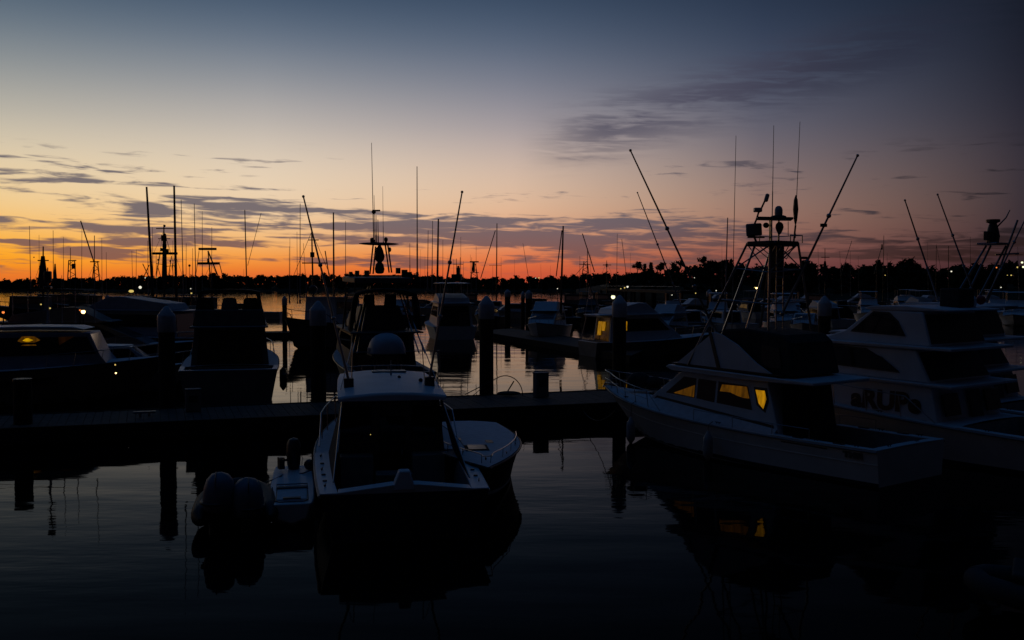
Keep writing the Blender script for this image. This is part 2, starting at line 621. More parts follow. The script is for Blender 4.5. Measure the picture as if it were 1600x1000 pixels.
        for i in range(1, n + 1):
            y = y0 + (s.L - 0.5 - y0) * i / n
            for sd in (1, -1):
                q = P(y, 1.0, sd)
                mb.tube([(sd * max(0.1, s.b(y) - inset), y - 0.1, s.z(y)), q], r * 0.85, 6)
        return mb.build(name, m, root)


def whip(root, p0, p1, r=0.014, name='antenna', m=None):
    p0, p1 = Vector(p0), Vector(p1)
    mb = MB()
    mb.tube([p0, p0 + (p1 - p0) * 0.04], r * 2.0, 6)
    mb.tube([p0, p0 + (p1 - p0) * 0.3], r * 1.15, 6)
    mb.tube([p0, p1], r, 6, r2=r * 0.55)
    return mb.build(name, m or FIBRE, root)


def rigger(root, p0, p1, r=0.035, name='outrigger'):
    p0, p1 = Vector(p0), Vector(p1)
    mb = MB()
    mb.tube([p0, p0 + (p1 - p0) * 0.5, p1], r, 8, r2=r * 0.55)
    mb.ball(p1, r * 1.1, 8, 6)
    for k in (0.0, 0.33, 0.62):
        q = p0 + (p1 - p0) * k
        mb.ball(q, r * 1.7, 8, 6)
    return mb.build(name, ALU, root)


def cleats(root, items, m=None, name='deck_cleat'):
    for c, rz, s in items:
        mb = MB()
        cleat(mb, c, rz, s)
        mb.build(name, m or BLACKM, root)


def cleat(mb, c, rz=0.0, s=1.0):
    c = Vector(c)
    d = Vector((math.cos(rz), math.sin(rz), 0)) * 0.12 * s
    mb.tube([c - d + Vector((0, 0, .05 * s)), c + d + Vector((0, 0, .05 * s))], 0.014 * s, 6)
    for k in (-.4, .4):
        mb.tube([c + d * k, c + d * k + Vector((0, 0, .05 * s))], 0.014 * s, 6)


def rope(label, p0, p1, sag=0.3, r=0.014, cat='rope', group='mooring lines of the marina'):
    p0, p1 = Vector(p0), Vector(p1)
    pts = []
    for i in range(13):
        u = i / 12
        p = p0.lerp(p1, u)
        p.z -= sag * 4 * u * (1 - u)
        pts.append(p)
    return tag(MB().tube(pts, r, 6).build('mooring_rope', ROPE), label, cat, group)

# ------------------------------------------------------------------ water, shore, docks
wm = bpy.data.materials.new('harbour_water')
wm.use_nodes = True
t = wm.node_tree
pb = t.nodes['Principled BSDF']
pb.inputs['Base Color'].default_value = (0.0018, 0.0026, 0.0032, 1)
pb.inputs['Roughness'].default_value = 0.03
pb.inputs['IOR'].default_value = 1.062
geo = t.nodes.new('ShaderNodeTexCoord')


def wnoise(sx, sy, det, off):
    mp = t.nodes.new('ShaderNodeMapping')
    mp.inputs['Scale'].default_value = (sx, sy, 1)
    mp.inputs['Location'].default_value = (off, off * 0.7, 0)
    mp.inputs['Rotation'].default_value = (0, 0, R(12))
    t.links.new(geo.outputs['Object'], mp.inputs[0])
    n = t.nodes.new('ShaderNodeTexNoise')
    n.inputs['Scale'].default_value = 1.0
    n.inputs['Detail'].default_value = det
    n.inputs['Roughness'].default_value = 0.5
    t.links.new(mp.outputs[0], n.inputs['Vector'])
    return n.outputs[0]


def tm(op, a, b):
    n = t.nodes.new('ShaderNodeMath')
    n.operation = op
    for i, v in enumerate((a, b)):
        if isinstance(v, (int, float)):
            n.inputs[i].default_value = v
        else:
            t.links.new(v, n.inputs[i])
    return n.outputs[0]


swell = wnoise(0.16, 0.42, 1.5, 3.0)
ripple = wnoise(0.75, 2.1, 2.0, 11.0)
patch = wnoise(0.05, 0.09, 2.0, 27.0)
pr = t.nodes.new('ShaderNodeMapRange')
t.links.new(patch, pr.inputs[0])
for i, k in enumerate((0.38, 0.66, 0.25, 1.25)):
    pr.inputs[i + 1].default_value = k
hgt = tm('ADD', tm('MULTIPLY', swell, 0.020), tm('MULTIPLY', tm('MULTIPLY', ripple, 0.0065), pr.outputs[0]))
# the open water farther out is more ruffled than the sheltered basin
sy = t.nodes.new('ShaderNodeSeparateXYZ')
t.links.new(geo.outputs['Object'], sy.inputs[0])
calm = t.nodes.new('ShaderNodeMapRange')
t.links.new(sy.outputs[1], calm.inputs[0])
for i, k in enumerate((70.0, 260.0, 1.0, 1.9)):
    calm.inputs[i + 1].default_value = k
hgt = tm('MULTIPLY', hgt, calm.outputs[0])
bp = t.nodes.new('ShaderNodeBump')
bp.inputs['Strength'].default_value = 1.0
bp.inputs['Distance'].default_value = 1.0
t.links.new(hgt, bp.inputs['Height'])
t.links.new(bp.outputs[0], pb.inputs['Normal'])
water = MB().add([(-3500, -300, 0), (3500, -300, 0), (3500, 5000, 0), (-3500, 5000, 0)], [(0, 1, 2, 3)]).build('water', wm, smooth=False)
tag(water, kind='structure')
bed = MB().add([(-3600, -310, -6), (3600, -310, -6), (3600, 5100, -6), (-3600, 5100, -6)], [(0, 1, 2, 3)]).build('seabed_ground', EARTH, smooth=False)
tag(bed, kind='structure')


def interp(tab, x):
    if x <= tab[0][0]:
        return tab[0][1]
    for (a, b), (c, d) in zip(tab, tab[1:]):
        if x <= c:
            return b + (d - b) * (x - a) / (c - a)
    return tab[-1][1]


def smoothn(x, s):
    return math.sin(x * 0.013 + s) * 0.5 + math.sin(x * 0.037 + 2.1 * s) * 0.3 + math.sin(x * 0.091 + 3.3 * s) * 0.2


def shore(name, px0, px1, d, depth, top, step=14):
    """a low bank of land: front edge at distance d, crest profile in metres by photo column"""
    mb = MB()
    rings = []
    px = px0
    while px <= px1:
        x0 = (px - 800) / F
        dd = d(px)
        h = interp(top, px) + 0.6 * smoothn(px, 1.3)
        ring = []
        for k, hh in ((0, -0.5), (0.02, 0.5), (0.12, 0.35 * h + 0.4), (0.45, h * 0.85), (1.0, h)):
            D = dd + depth * k
            ring.append(Vector((x0 * D, D, hh if k < 0.03 else hh)))
        rings.append(ring)
        px += step
    mb.loft(rings, closed=False, caps=False)
    return tag(mb.build(name, EARTH), kind='structure')


FARD = lambda px: 860 + 40 * smoothn(px, 0.4)
NEARD = lambda px: interp([(880, 620), (960, 520), (1060, 420), (1200, 380), (1700, 330)], px)
shore('far_shore_hills', -900, 1000, FARD, 260, [(-900, 9), (0, 3), (60, 4), (200, 5), (330, 6), (500, 6), (700, 4), (800, 4), (900, 6), (1000, 7)])
shore('near_shore_hills', 900, 2700, NEARD, 200, [(900, 2), (960, 7), (1000, 12), (1060, 10), (1200, 8), (1600, 8), (2700, 9)])


def clump(mb, c, r, n, sz):
    for i in range(n):
        # points spread through the crown, denser near the skin
        th, ph = rnd.uniform(0, 2 * math.pi), math.acos(rnd.uniform(-1, 1))
        q = r * rnd.uniform(0.35, 1.0)
        p = Vector((c[0] + q * math.sin(ph) * math.cos(th), c[1] + q * math.sin(ph) * math.sin(th), c[2] + q * math.cos(ph) * 0.8))
        a = [Vector((rnd.uniform(-1, 1), rnd.uniform(-1, 1), rnd.uniform(-1, 1))) * sz for _ in range(3)]
        mb.add([p + a[0], p + a[1], p + a[2]], [(0, 1, 2)])


def tree_mass(name, px0, px1, dfun, topy, step, label):
    mb = MB()
    px = px0
    while px < px1:
        d = dfun(px) + rnd.uniform(15, 90)
        x = (px - 800) / F * d
        ztop = CAMZ + (445 - interp(topy, px)) * d / F
        ztop *= rnd.uniform(0.80, 1.06)
        w = rnd.uniform(0.22, 0.4) * ztop
        k = 3
        for j in range(k):
            zz = ztop * (0.25 + 0.55 * j / (k - 1)) + rnd.uniform(-1, 1)
            rr = w * (1.15 - 0.22 * j) * rnd.uniform(0.7, 1.1)
            rr = min(rr, max(0.8, (ztop - zz) * 1.15))
            clump(mb, (x + rnd.uniform(-w, w) * 0.5, d + rnd.uniform(-4, 4), zz), rr, 60, 1.1 + d / 900)
        px += step * rnd.uniform(0.5, 1.4)
    o = mb.build(name, FOLI, smooth=False)
    return tag(o, label, 'trees', kind='stuff')


tree_mass('far_wood', -250, 1010, FARD, [(-250, 432), (0, 437), (60, 434), (130, 436), (200, 432), (260, 430), (330, 427), (430, 430), (540, 428), (640, 428), (700, 431), (800, 433), (860, 431), (900, 428), (1010, 424)], 5.0,
          'dark wood along the far shore under the orange glow')
tree_mass('near_wood', 960, 1900, NEARD, [(960, 430), (1000, 424), (1040, 418), (1060, 410), (1100, 408), (1150, 408), (1200, 411), (1300, 414), (1360, 410), (1400, 409), (1450, 412), (1500, 414), (1600, 410), (1900, 408)], 6.0,
          'dark wood covering the rising shore on the right')


def pine(px, ytop, w, kind, label):
    d = NEARD(px) + 30
    x = (px - 800) / F * d
    z0 = 9.0
    zt = CAMZ + (445 - ytop) * d / F
    root = thing('shore_tree', label, 'tree', (x, d, z0), rnd.uniform(0, 6), 'single trees standing above the shore wood')
    h = zt - z0
    tk = MB().tube([(0, 0, -6), (0.15, 0, h * .4), (0, 0.1, h * .85)], 0.35, 7, r2=0.1)
    for k in range(5):
        a = rnd.uniform(0, 6.3)
        zz = h * rnd.uniform(.35, .75)
        tk.tube([(0, 0, zz), (math.cos(a) * w * .6, math.sin(a) * w * .6, zz + w * .4)], 0.12, 5, r2=0.04)
    tk.build('trunk', TRUNKM, root)
    mb = MB()
    if kind == 'cone':
        for k in range(6):
            u = k / 5
            clump(mb, (rnd.uniform(-.3, .3), 0, h * (0.3 + 0.65 * u)), w * (1.05 - 0.8 * u), 70, 0.7)
    else:
        for k in range(7):
            a = rnd.uniform(0, 6.3)
            q = w * rnd.uniform(.2, .75)
            clump(mb, (math.cos(a) * q, math.sin(a) * q, h * rnd.uniform(.55, .9)), w * rnd.uniform(.35, .6), 60, 0.7)
    mb.build('crown', FOLI, root, smooth=False)


for px, yt, w, kd, lb in [(996, 410, 2.6, 'round', 'leftmost round-topped tree on the shore bluff right of centre'),
                          (1007, 413, 1.5, 'cone', 'narrow pointed tree beside the leftmost round-topped tree'),
                          (1017, 411, 1.9, 'cone', 'pointed tree midway along the gappy row on the shore bluff'),
                          (1031, 411, 2.8, 'round', 'wide round tree at the right end of the gappy bluff row'),
                          (1097, 400, 2.2, 'round', 'tallest feathery tree rising just left of the big boat tower'),
                          (1112, 404, 3.2, 'round', 'broad tree crown right of the tallest feathery tree'),
                          (1136, 405, 3.0, 'round', 'broad tree between thin masts left of the tower'),
                          (1258, 405, 3.0, 'round', 'broad tree right of the boat tower by the slanted outrigger'),
                          (1372, 408, 2.6, 'cone', 'dark pointed tree behind the leaning mast on the right shore'),
                          (1420, 405, 3.4, 'round', 'wide flat-topped tree on the right shore skyline')]:
    pine(px, yt, w, kd, lb)


# ---- docks
def dock(name, label, pts_near, pts_far, z=0.5, drop=0.55):
    """floating pontoon between a near and a far edge line"""
    root = thing(name, label, 'dock', (pts_near[0][0], pts_near[0][1], 0))
    o = Vector((pts_near[0][0], pts_near[0][1], 0))
    mb = MB()
    a = [Vector((x, y, z)) - o for x, y in pts_near]
    b = [Vector((x, y, z)) - o for x, y in pts_far]
    n = len(a)
    # planks laid across, with small gaps and uneven tops
    L = (a[-1] - a[0]).length
    k = int(L / 0.28)
    for i in range(k):
        u0, u1 = (i + 0.03) / k, (i + 0.97) / k
        dz = rnd.uniform(-0.006, 0.006)
        p = [a[0].lerp(a[-1], u0), a[0].lerp(a[-1], u1), b[0].lerp(b[-1], u1), b[0].lerp(b[-1], u0)]
        q = [v + Vector((0, 0, dz)) for v in p]
        mb.prism([v - Vector((0, 0, 0.05)) for v in q], q)
    mb.build('deck_planks', DOCKW, root, smooth=False)
    fl = MB()
    for e0, e1, off in ((a[0], a[-1], -0.03), (b[0], b[-1], 0.03)):
        d = (e1 - e0).normalized()
        nn = Vector((d.y, -d.x, 0)) * (1 if off < 0 else -1)
        p = [e0, e1, e1 - nn * 0.12, e0 - nn * 0.12]
        p = [v + nn * 0.06 for v in p]
        fl.prism([v + Vector((0, 0, -drop)) for v in p], [v + Vector((0, 0, 0.03)) for v in p])
    fl.build('whaler', DOCKS, root, smooth=False)
    ft = MB()
    m = max(2, int(L / 2.6))
    for i in range(m):
        u0, u1 = (i + 0.06) / m, (i + 0.94) / m
        p = [a[0].lerp(a[-1], u0), a[0].lerp(a[-1], u1), b[0].lerp(b[-1], u1), b[0].lerp(b[-1], u0)]
        c = sum(p, Vector()) / 4
        p = [c + (v - c) * 0.9 for v in p]
        ft.prism([v + Vector((0, 0, -0.75)) for v in p], [v + Vector((0, 0, -0.06)) for v in p])
    ft.build('float', DOCKS, root, smooth=False)
    return root


NE = lambda x: 38.9 + 0.350 * x
FE = lambda x: 43.6 + 0.385 * x
dock('main_dock', 'long plank dock running across behind the front boats', [(-34, NE(-34)), (10, NE(10))], [(-35.5, FE(-35.5)), (8.8, FE(8.8))], z=0.70)
# finger dock of the second row
a0, a1 = on(742, 517, .5), on(985, 556, .5)
b0, b1 = on(800, 513, .5), on(1010, 545, .5)
dock('finger_dock', 'narrow plank dock leading to the boat with lit windows', [(a0.x, a0.y), (a1.x, a1.y)], [(b0.x, b0.y), (b1.x, b1.y)])
a0, a1 = on(405, 522, .5), on(470, 519, .5)
dock('outer_dock', 'short low dock beside the open orange water', [(a0.x - 22, a0.y - 7), (a1.x + 2, a1.y)], [(a0.x - 23, a0.y - 3.5), (a1.x + 1, a1.y + 3.5)])


def pile(label, p, ztop, r=0.31, cap=True, caph=0.40, group='tall mooring piles with pale cone caps'):
    root = thing('mooring_pile', label, 'pile', (p[0], p[1], 0), rnd.uniform(0, 1), group)
    zc = ztop - caph if cap else ztop
    mb = MB()
    mb.lathe([(r * 1.02, -3), (r * 1.0, zc * .5), (r * 0.98, zc)], n=20)
    mb.build('shaft', PILE, root)
    if cap:
        MB().lathe([(r * 1.09, zc - 0.62), (r * 1.12, zc - 0.60), (r * 1.12, zc + 0.00), (r * 1.08, zc + 0.04), (r * 0.34, ztop - 0.06), (r * 0.18, ztop - 0.01), (0.01, ztop)], n=20).build('cap', CAP, root, ang=50)
    else:
        MB().lathe([(r * 1.03, zc - 0.06), (r * 1.03, zc + 0.02), (0.01, zc + 0.03)], n=20).build('cap', BLACKM, root)
    return root


for px, yt, lb in [(260, 478, 'tall tarred pile with pale cone cap between the two left boats'),
                   (497, 470, 'tall tarred pile with pale cone cap just left of the centre boat'),
                   (760, 462, 'tall tarred pile with pale cone cap right of the centre boat'),
                   (968, 461, 'tall tarred pile with cone cap beside the yellow lit windows'),
                   (1288, 462, 'tall tarred pile with cone cap between the two right flybridge boats')]:
    d = 43.95 / (1 - 0.385 * (px - 800) / F)
    p = at(px, 500, d)
    pile(lb, p, at(px, yt, d).z)
p = at(35, 600, 34.2)
pile('short dark post on the near edge of the left dock', p, 2.25, r=0.30, cap=False, group='short dock posts')
for px, yt, yb, w, lb in [(793, 452, 505, 9, 'capped pile left of the pair on the second dock'),
                          (826, 453, 512, 10, 'capped pile right of the pair on the second dock'),
                          (817, 455, 500, 6, 'thin pile behind the pair on the second dock'),
                          (445, 462, 518, 7.5, 'lone dark pile standing in the open orange water'),
                          (539, 462, 505, 7, 'round-topped pile between the trawler and the canvas flybridge'),
                          (168, 461, 485, 7, 'small dark pile in the orange gap on the left'),
                          (1108, 452, 500, 8, 'dark pile among the distant boats left of the tower legs')]:
    d = on(px, yb, .5).y
    p = at(px, yb, d)
    pile(lb, p, at(px, yt, d).z, r=w / 2 * d / F, caph=0.4)


def pedestal(label, px, ybase, w, h, round_top=False):
    p = on(px, ybase, 0.72)
    root = thing('power_pedestal', label, 'pedestal', p, R(21), 'shore power pedestals on the main dock')
    MB().box((0, 0, h / 2), (w, w * 0.7, h)).build('cabinet', mat('pedestal_grey', (0.16, 0.16, 0.17), 0.6), root, bevel=0.02)
    MB().box((0, 0, h + 0.02), (w * 1.06, w * 0.76, 0.06)).build('lid', mat('pedestal_grey', (0.16, 0.16, 0.17)), root, bevel=0.015)
    MB().box((0, -w * 0.36, h * 0.6), (w * 0.6, 0.02, h * 0.3)).build('socket_panel', BLACKM, root)
    return root


pedestal('plain grey dock box standing against the bright water right of centre', 845, 620, 0.58, 1.0)
pedestal('grey dock box on the left dock near the flybridge stern', 302, 642, 0.55, 0.8)

# small gear on the dock beside the pile: a bent hoop and a coiled hose
p = on(795, 618, 0.72)
root = thing('hose_reel', 'bent dark hoop and hose lying on the dock beside the pile', 'hose reel', p, 0)
MB().tube([(-1.9, 0.2, .02)] + [(0.75 * math.cos(a) - 0.15, 0.1, 0.85 * math.sin(a)) for a in [R(120 - 12 * k) for k in range(11)]], 0.022, 6).build('hoop', BLACKM, root)
MB().tube([(-0.1, 0, .1), (0.22, 0.05, 0.62)], 0.03, 6).build('handle', BLACKM, root)
MB().ball((0.0, 0, 0.10), 0.2, 10, 6, (2.6, 1, .5)).build('hose', RUBBER, root)
p = on(226, 651, 0.72)
root = thing('dock_cleat', 'pale metal cleat on the left dock edge', 'cleat', p, R(21))
mb = MB()
cleat(mb, (0, 0, 0), 0, 3.2)
mb.build('horn', STEEL, root)

# ------------------------------------------------------------------ the big flybridge boat on the right
C0 = on(1369, 706, 1.0)                       # its near stern corner
C0.z = 0
ANG = R(37.4)
TV = Vector((math.cos(ANG), math.sin(ANG), 0))
HV = Vector((-math.sin(ANG), math.cos(ANG), 0))


def win_both(root, name, pts, hw, m, fm=None, sides=(1, -1), frame=0.05, lit=None):
    """window pane + frame on both side walls"""
    c = (sum(p[0] for p in pts) / len(pts), sum(p[1] for p in pts) / len(pts))
    out = []
    for sd in sides:
        big = [(c[0] + (y - c[0]) * 1.0 + (frame if y > c[0] else -frame), c[1] + (z - c[1]) + (frame if z > c[1] else -frame)) for y, z in pts]
        w = MB().slab(big, hw, -0.01, 0.010, sd).build(name, fm or BLACKM, root, smooth=False)
        MB().slab(pts, hw, 0.0, 0.016, sd).build('pane', m, w, smooth=False)
        if lit:
            for lp, lm in lit:
                MB().slab(lp, hw, 0.01, 0.022, sd).build('lit_curtain', lm, w, smooth=False)
        out.append(w)
    return out


def hero():
    loc = C0 + TV * 1.75
    root = thing('sport_fishing_boat', 'white flybridge fishing boat with tall tower, yellow lit cabin windows and two hanging fenders', 'boat', loc, ANG, 'white flybridge boats on the right')
    H = Hull(12.6, 3.6, 1.0, 1.70, 0.6, 1.5, full=0.42, pw=2.9, stern=0.95, zp=2.4, chine=.93, flare=.5)
    H.shell(root, HULLW, HULLB)
    H.cockpit(root, 3.5, 0.26, 0.30, GEL, LINER, tr=0.28, zt=0.02)
    H.deck(root, GELD, 3.5)
    H.rub(root, mat('rub_rail_grey', (0.25, 0.25, 0.26), 0.5), 0.032)
    H.rail(root, STEEL, 8.2, 0.58, 0.10, 0.017, 0.0, 5, mid=True)
    # low hand rail along the house
    mb = MB()
    for sd in (1, -1):
        pts = [(sd * (H.b(y) - 0.10), y, H.z(y) + 0.34) for y in (2.2, 3.5, 5.0, 6.6)]
        mb.tube(pts, 0.013, 6)
        for y in (2.2, 3.5, 5.0, 6.6):
            mb.tube([(sd * (H.b(y) - 0.10), y, H.z(y)), (sd * (H.b(y) - 0.10), y, H.z(y) + 0.34)], 0.012, 6)
    mb.build('side_rail', STEEL, root)
    # knuckle line along the topside
    k = MB()
    for sd in (1, -1):
        pts = [Vector((sd * (H.wall(y, 0.62).x + 0.004), H.wall(y, 0.62).y, H.wall(y, 0.62).z)) for y in H.ys(0, 12.0)]
        k.tube(pts, 0.014, 5)
    k.build('spray_knuckle', HULLW, root)
    # cabin
    hw = lambda y, z: 1.42 - 0.055 * max(0, y - 3.4) - 0.13 * (z - 1.2)
    prof = [(3.4, 0.95), (4.05, 2.52), (7.75, 2.62), (9.0, 1.75), (9.6, 1.25)]
    MB().solid(prof, hw).build('cabin', GEL, root, bevel=0.03)
    # raised, sloping side deck between the house and the gunwale
    for sd in (1, -1):
        ra = []
        for y in H.ys(3.5, 11.2):
            b = max(.05, H.b(y) - .20)
            zi = min(H.z(y) + .36, 1.18 + .085 * (y - 3.6)) if y < 9.2 else H.z(y) + .36 * max(0, (11.2 - y) / 2.0)
            xi = min(b - .02, max(.03, (hw(min(y, 9.3), zi) + .03) * (1 if y < 9 else max(.02, (11.2 - y) / 2.2))))
            ra.append([Vector((sd * b, y, H.z(y) + .012)), Vector((sd * (b - .04), y, H.z(y) + .05)), Vector((sd * xi, y, max(zi, H.z(y) + .05))), Vector((sd * max(.01, xi - .1), y, max(zi, H.z(y) + .05) - .02))])
        MB().loft(ra, closed=False, caps=False).build('side_deck', GELD, root)
    # dark moulding along the foot of the house
    for sd in (1, -1):
        MB().slab([(3.62, 1.13), (3.68, 1.27), (8.85, 1.70), (8.98, 1.58)], hw, 0.0, 0.012, sd).build('house_stripe', BLACKM, root, smooth=False)
    win_both(root, 'window', [(7.05, 1.78), (7.05, 2.42), (7.62, 2.44), (8.42, 1.84)], hw, GLASS, fm=GEL,
             lit=[([(7.08, 1.80), (7.08, 2.20), (8.05, 1.86)], LITDIM)])
    win_both(root, 'window', [(6.15, 1.72), (6.15, 2.40), (6.95, 2.42), (6.95, 1.78)], hw, GLASS, fm=GEL)
    win_both(root, 'window', [(4.55, 1.64), (4.80, 2.36), (6.05, 2.40), (6.05, 1.72)], hw, GLASS, fm=GEL,
             lit=[([(4.70, 1.98), (4.84, 2.33), (5.88, 2.32), (5.95, 2.10), (5.5, 2.10), (5.2, 2.02), (4.95, 1.98)], LITDIM)])
    win_both(root, 'quarter_window', [(4.08, 1.66), (3.98, 2.02), (4.10, 2.30), (4.52, 2.30), (4.34, 1.86)], hw, GLASS,
             lit=[([(4.11, 1.72), (4.02, 2.02), (4.12, 2.27), (4.48, 2.27), (4.31, 1.87)], LITWIN)])
    # windscreen panes on the sloping front
    for i in range(3):
        MB().front((9.0, 1.75), (7.75, 2.62), hw, -0.92 + i * 0.63, -0.92 + i * 0.63 + 0.58, 0.0, -0.015).build('windscreen', GLASS, root, smooth=False)
    # aft bulkhead with door and dark curtain under the overhang
    hb = lambda y, z: 1.30 - 0.06 * (z - 1.2)
    b = MB().front((3.30, 0.33), (3.55, 2.50), hb, -1, 1, 0.0, -0.03, 0.0, 1.0).build('drop_curtain', CANVAS, root, smooth=False)
    for x in (-0.66, 0.0, 0.66):
        MB().tube([(x, 3.26, 0.4), (x, 3.50, 2.46)], 0.012, 5).build('zip', BLACKM, b)
    # flybridge deck with overhang
    hf = lambda y, z: 1.42 - 0.045 * max(0, y - 4.5)
    fd = [(2.25, 2.56), (2.25, 2.66), (5.0, 2.74), (8.15, 2.82), (8.30, 2.74), (8.0, 2.64), (5.0, 2.56)]
    MB().solid(fd, hf).build('flybridge_deck', GEL, root, bevel=0.03)
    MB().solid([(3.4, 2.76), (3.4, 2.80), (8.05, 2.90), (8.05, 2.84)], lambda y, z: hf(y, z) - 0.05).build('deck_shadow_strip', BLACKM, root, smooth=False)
    # moulded side fairing of the flybridge
    hs = lambda y, z: 1.34 - 0.045 * max(0, y - 4.5) - 0.08 * (z - 2.7)
    fp = [(3.7, 2.76), (4.4, 3.10), (5.2, 3.62), (5.9, 3.92), (6.25, 3.98), (7.9, 2.84)]
    for sd in (1, -1):
        MB().slab(fp, hs, -0.05, 0.0, sd).build('flybridge_fairing', GEL, root, bevel=0.012)
    MB().front((7.9, 2.84), (6.3, 3.95), hs, -1, 1, -0.04, 0.0, 0.0, 1.0).build('flybridge_front', GEL, root)
    for sd in (1, -1):
        MB().slab([(5.86, 2.85), (6.00, 2.85), (6.46, 3.98), (6.34, 3.98)], hs, 0.0, 0.03, sd).build('fairing_strut', BLACKM, root, smooth=False)
    # dark canvas enclosure over the flybridge
    hc = lambda y, z: 1.22 - 0.07 * max(0, y - 4.5) - 0.12 * (z - 2.7)
    MB().solid([(3.15, 2.74), (3.35, 3.75), (3.6, 3.98), (5.2, 4.14), (6.15, 4.06), (6.4, 3.85), (7.5, 2.95)], hc).build('canvas_enclosure', CANVAS, root, bevel=0.08, seg=3)
    for sd in (1, -1):
        MB().slab([(3.55, 2.98), (3.7, 3.58), (4.35, 3.66), (4.35, 2.98)], hc, 0.0, 0.012, sd).build('clear_panel', VINYL, root, smooth=False)
        MB().front((3.15, 2.78), (3.35, 3.75), hc, 0.05 * sd, 0.85 * sd, 0.0, 0.02, 0.2, 0.9).build('clear_panel', VINYL, root, smooth=False)
    # tower
    P = lambda px, py, Y: local(root, at(px, py, Y))
    top = 6.82
    yc = 4.85
    pw = 0.70
    plat = MB()
    oc = [(-pw, yc - .45), (-pw + .2, yc - .62), (pw - .2, yc - .62), (pw, yc - .45), (pw, yc + .45), (pw - .2, yc + .62), (-pw + .2, yc + .62), (-pw, yc + .45)]
    plat.prism([Vector((x, y, top - .10)) for x, y in oc], [Vector((x, y, top + .05)) for x, y in oc])
    plat.build('tower_platform', BLACKM, root, bevel=0.03)
    legs = [((-1.22, 7.3, 2.84), (-0.62, 5.35, top)), ((1.22, 7.3, 2.84), (0.62, 5.35, top)),
            (P(1199, 584, 30.9), P(1203, 386, 31.2)), ((1.30, 4.05, 2.72), (0.62, 4.35, top)),
            ((-1.15, 6.4, 2.84), (-0.40, 5.2, top)), ((1.15, 6.4, 2.84), (0.40, 5.2, top))]
    for a, b in legs:
        MB().tube([a, b], 0.038, 8).build('tower_leg', STEEL, root)
    for u in (0.55, 0.80):
        q = [Vector(a).lerp(Vector(b), u) for a, b in legs[:4]]
        for i, j in ((0, 1), (1, 3), (3, 2), (2, 0)):
            MB().tube([q[i], q[j]], 0.022, 6).build('tower_brace', STEEL, root)
    q1 = [Vector(a).lerp(Vector(b), 0.80) for a, b in legs[:4]]
    q2 = [Vector((x, y, top)) for x, y in ((-.6, 5.4), (.6, 5.4), (-.6, 4.3), (.6, 4.3))]
    for i, j in ((0, 1), (1, 0), (2, 3), (3, 2), (0, 2), (1, 3)):
        MB().tube([q1[i], q2[j]], 0.02, 6).build('tower_brace', STEEL, root)
    for x in (-.45, -.15, .2, .45):
        MB().tube([(x, yc - .5, top - .05), (x + .12, yc - .1, top - .5), (x + .05, yc + .4, top - .12)], 0.016, 5).build('belly_band', STEEL, root)
    # control pod and ladder below the platform
    MB().box((0.05, yc - 0.1, top - 0.60), (0.36, 0.30, 1.05)).build('control_pod', BLACKM, root, bevel=0.04)
    ld = MB()
    for x in (-.12, .22):
        ld.tube([(x, yc - .25, 2.8), (x, yc - .25, top)], 0.022, 6)
    for k in range(14):
        ld.tube([(-.12, yc - .25, 2.95 + k * .28), (.22, yc - .25, 2.95 + k * .28)], 0.014, 5)
    ld.build('tower_ladder', STEEL, root)
    # low rail round the after half of the platform
    rl = MB()
    c4 = [(.10, yc - .60), (pw, yc - .60), (pw, yc + .60), (.10, yc + .60)]
    for i in range(3):
        a, b = c4[i], c4[i + 1]
        rl.tube([(*a, top + .24), (*b, top + .24)], 0.017, 6)
    for a in c4:
        rl.tube([(*a, top), (*a, top + .24)], 0.017, 6)
    rl.build('platform_rail', STEEL, root)
    # pale square board leaning at the forward port corner
    bc = P(1178, 359, 31.6)
    MB().box(bc, (0.56, 0.10, 0.40), ry=R(-4), rz=R(-20)).build('helm_board', mat('board_grey', (0.30, 0.33, 0.38), 0.5), root, bevel=0.07, seg=3)
    MB().tube([bc - Vector((.0, 0, .2)), Vector((bc.x + .15, bc.y, top))], 0.035, 6).build('board_post', BLACKM, root)
    MB().tube([bc + Vector((-.28, 0, -.24)), bc + Vector((.5, 0, -.22))], 0.035, 6).build('board_rail', BLACKM, root)
    # sun roof plate on posts with a dome, lamps and wiring
    a, b = P(1182, 343, 31.6), P(1238, 344, 31.4)
    rf = a.z
    d_ = Vector((b.x - a.x, b.y - a.y, 0))
    n_ = Vector((-d_.y, d_.x, 0)).normalized() * .42
    MB().prism([a - n_, b - n_, b + n_, a + n_], [v + Vector((0, 0, .07)) for v in (a - n_, b - n_, b + n_, a + n_)]).build('sun_top', BLACKM, root, bevel=0.02)
    pc = P(1204, 345, 31.5)
    for dx, dy in ((-.08, -.1), (.10, .1), (.28, -.1)):
        MB().tube([(pc.x + dx, pc.y + dy, top), (pc.x + dx, pc.y + dy, rf)], 0.03, 6).build('sun_top_post', STEEL, root)
    MB().tube([P(1231.5, 368, 31.3), P(1231.5, 346, 31.3)], 0.012, 6).build('sun_top_post', STEEL, root)
    dc = P(1216.5, 341, 31.4)
    MB().lathe([(.24, 0), (.24, .06), (.16, .09)], dc, 16).build('radar_base', BLACKM, root)
    MB().lathe([(.11, .05), (.125, .14), (.125, .26), (.10, .34), (.05, .385), (.005, .39)], dc, 18).build('radar_dome', mat('dome_grey', (0.34, 0.36, 0.40), 0.4), root)
    MB().lathe([(.05, .0), (.11, -.06), (.13, -.16), (.10, -.26), (.05, -.36), (.005, -.4)], P(1218, 347, 31.2), 12).build('searchlight', BLACKM, root)
    MB().ball(P(1197, 352, 31.4), .09, 10, 7, (1.2, 1, 1)).build('horn', BLACKM, root)
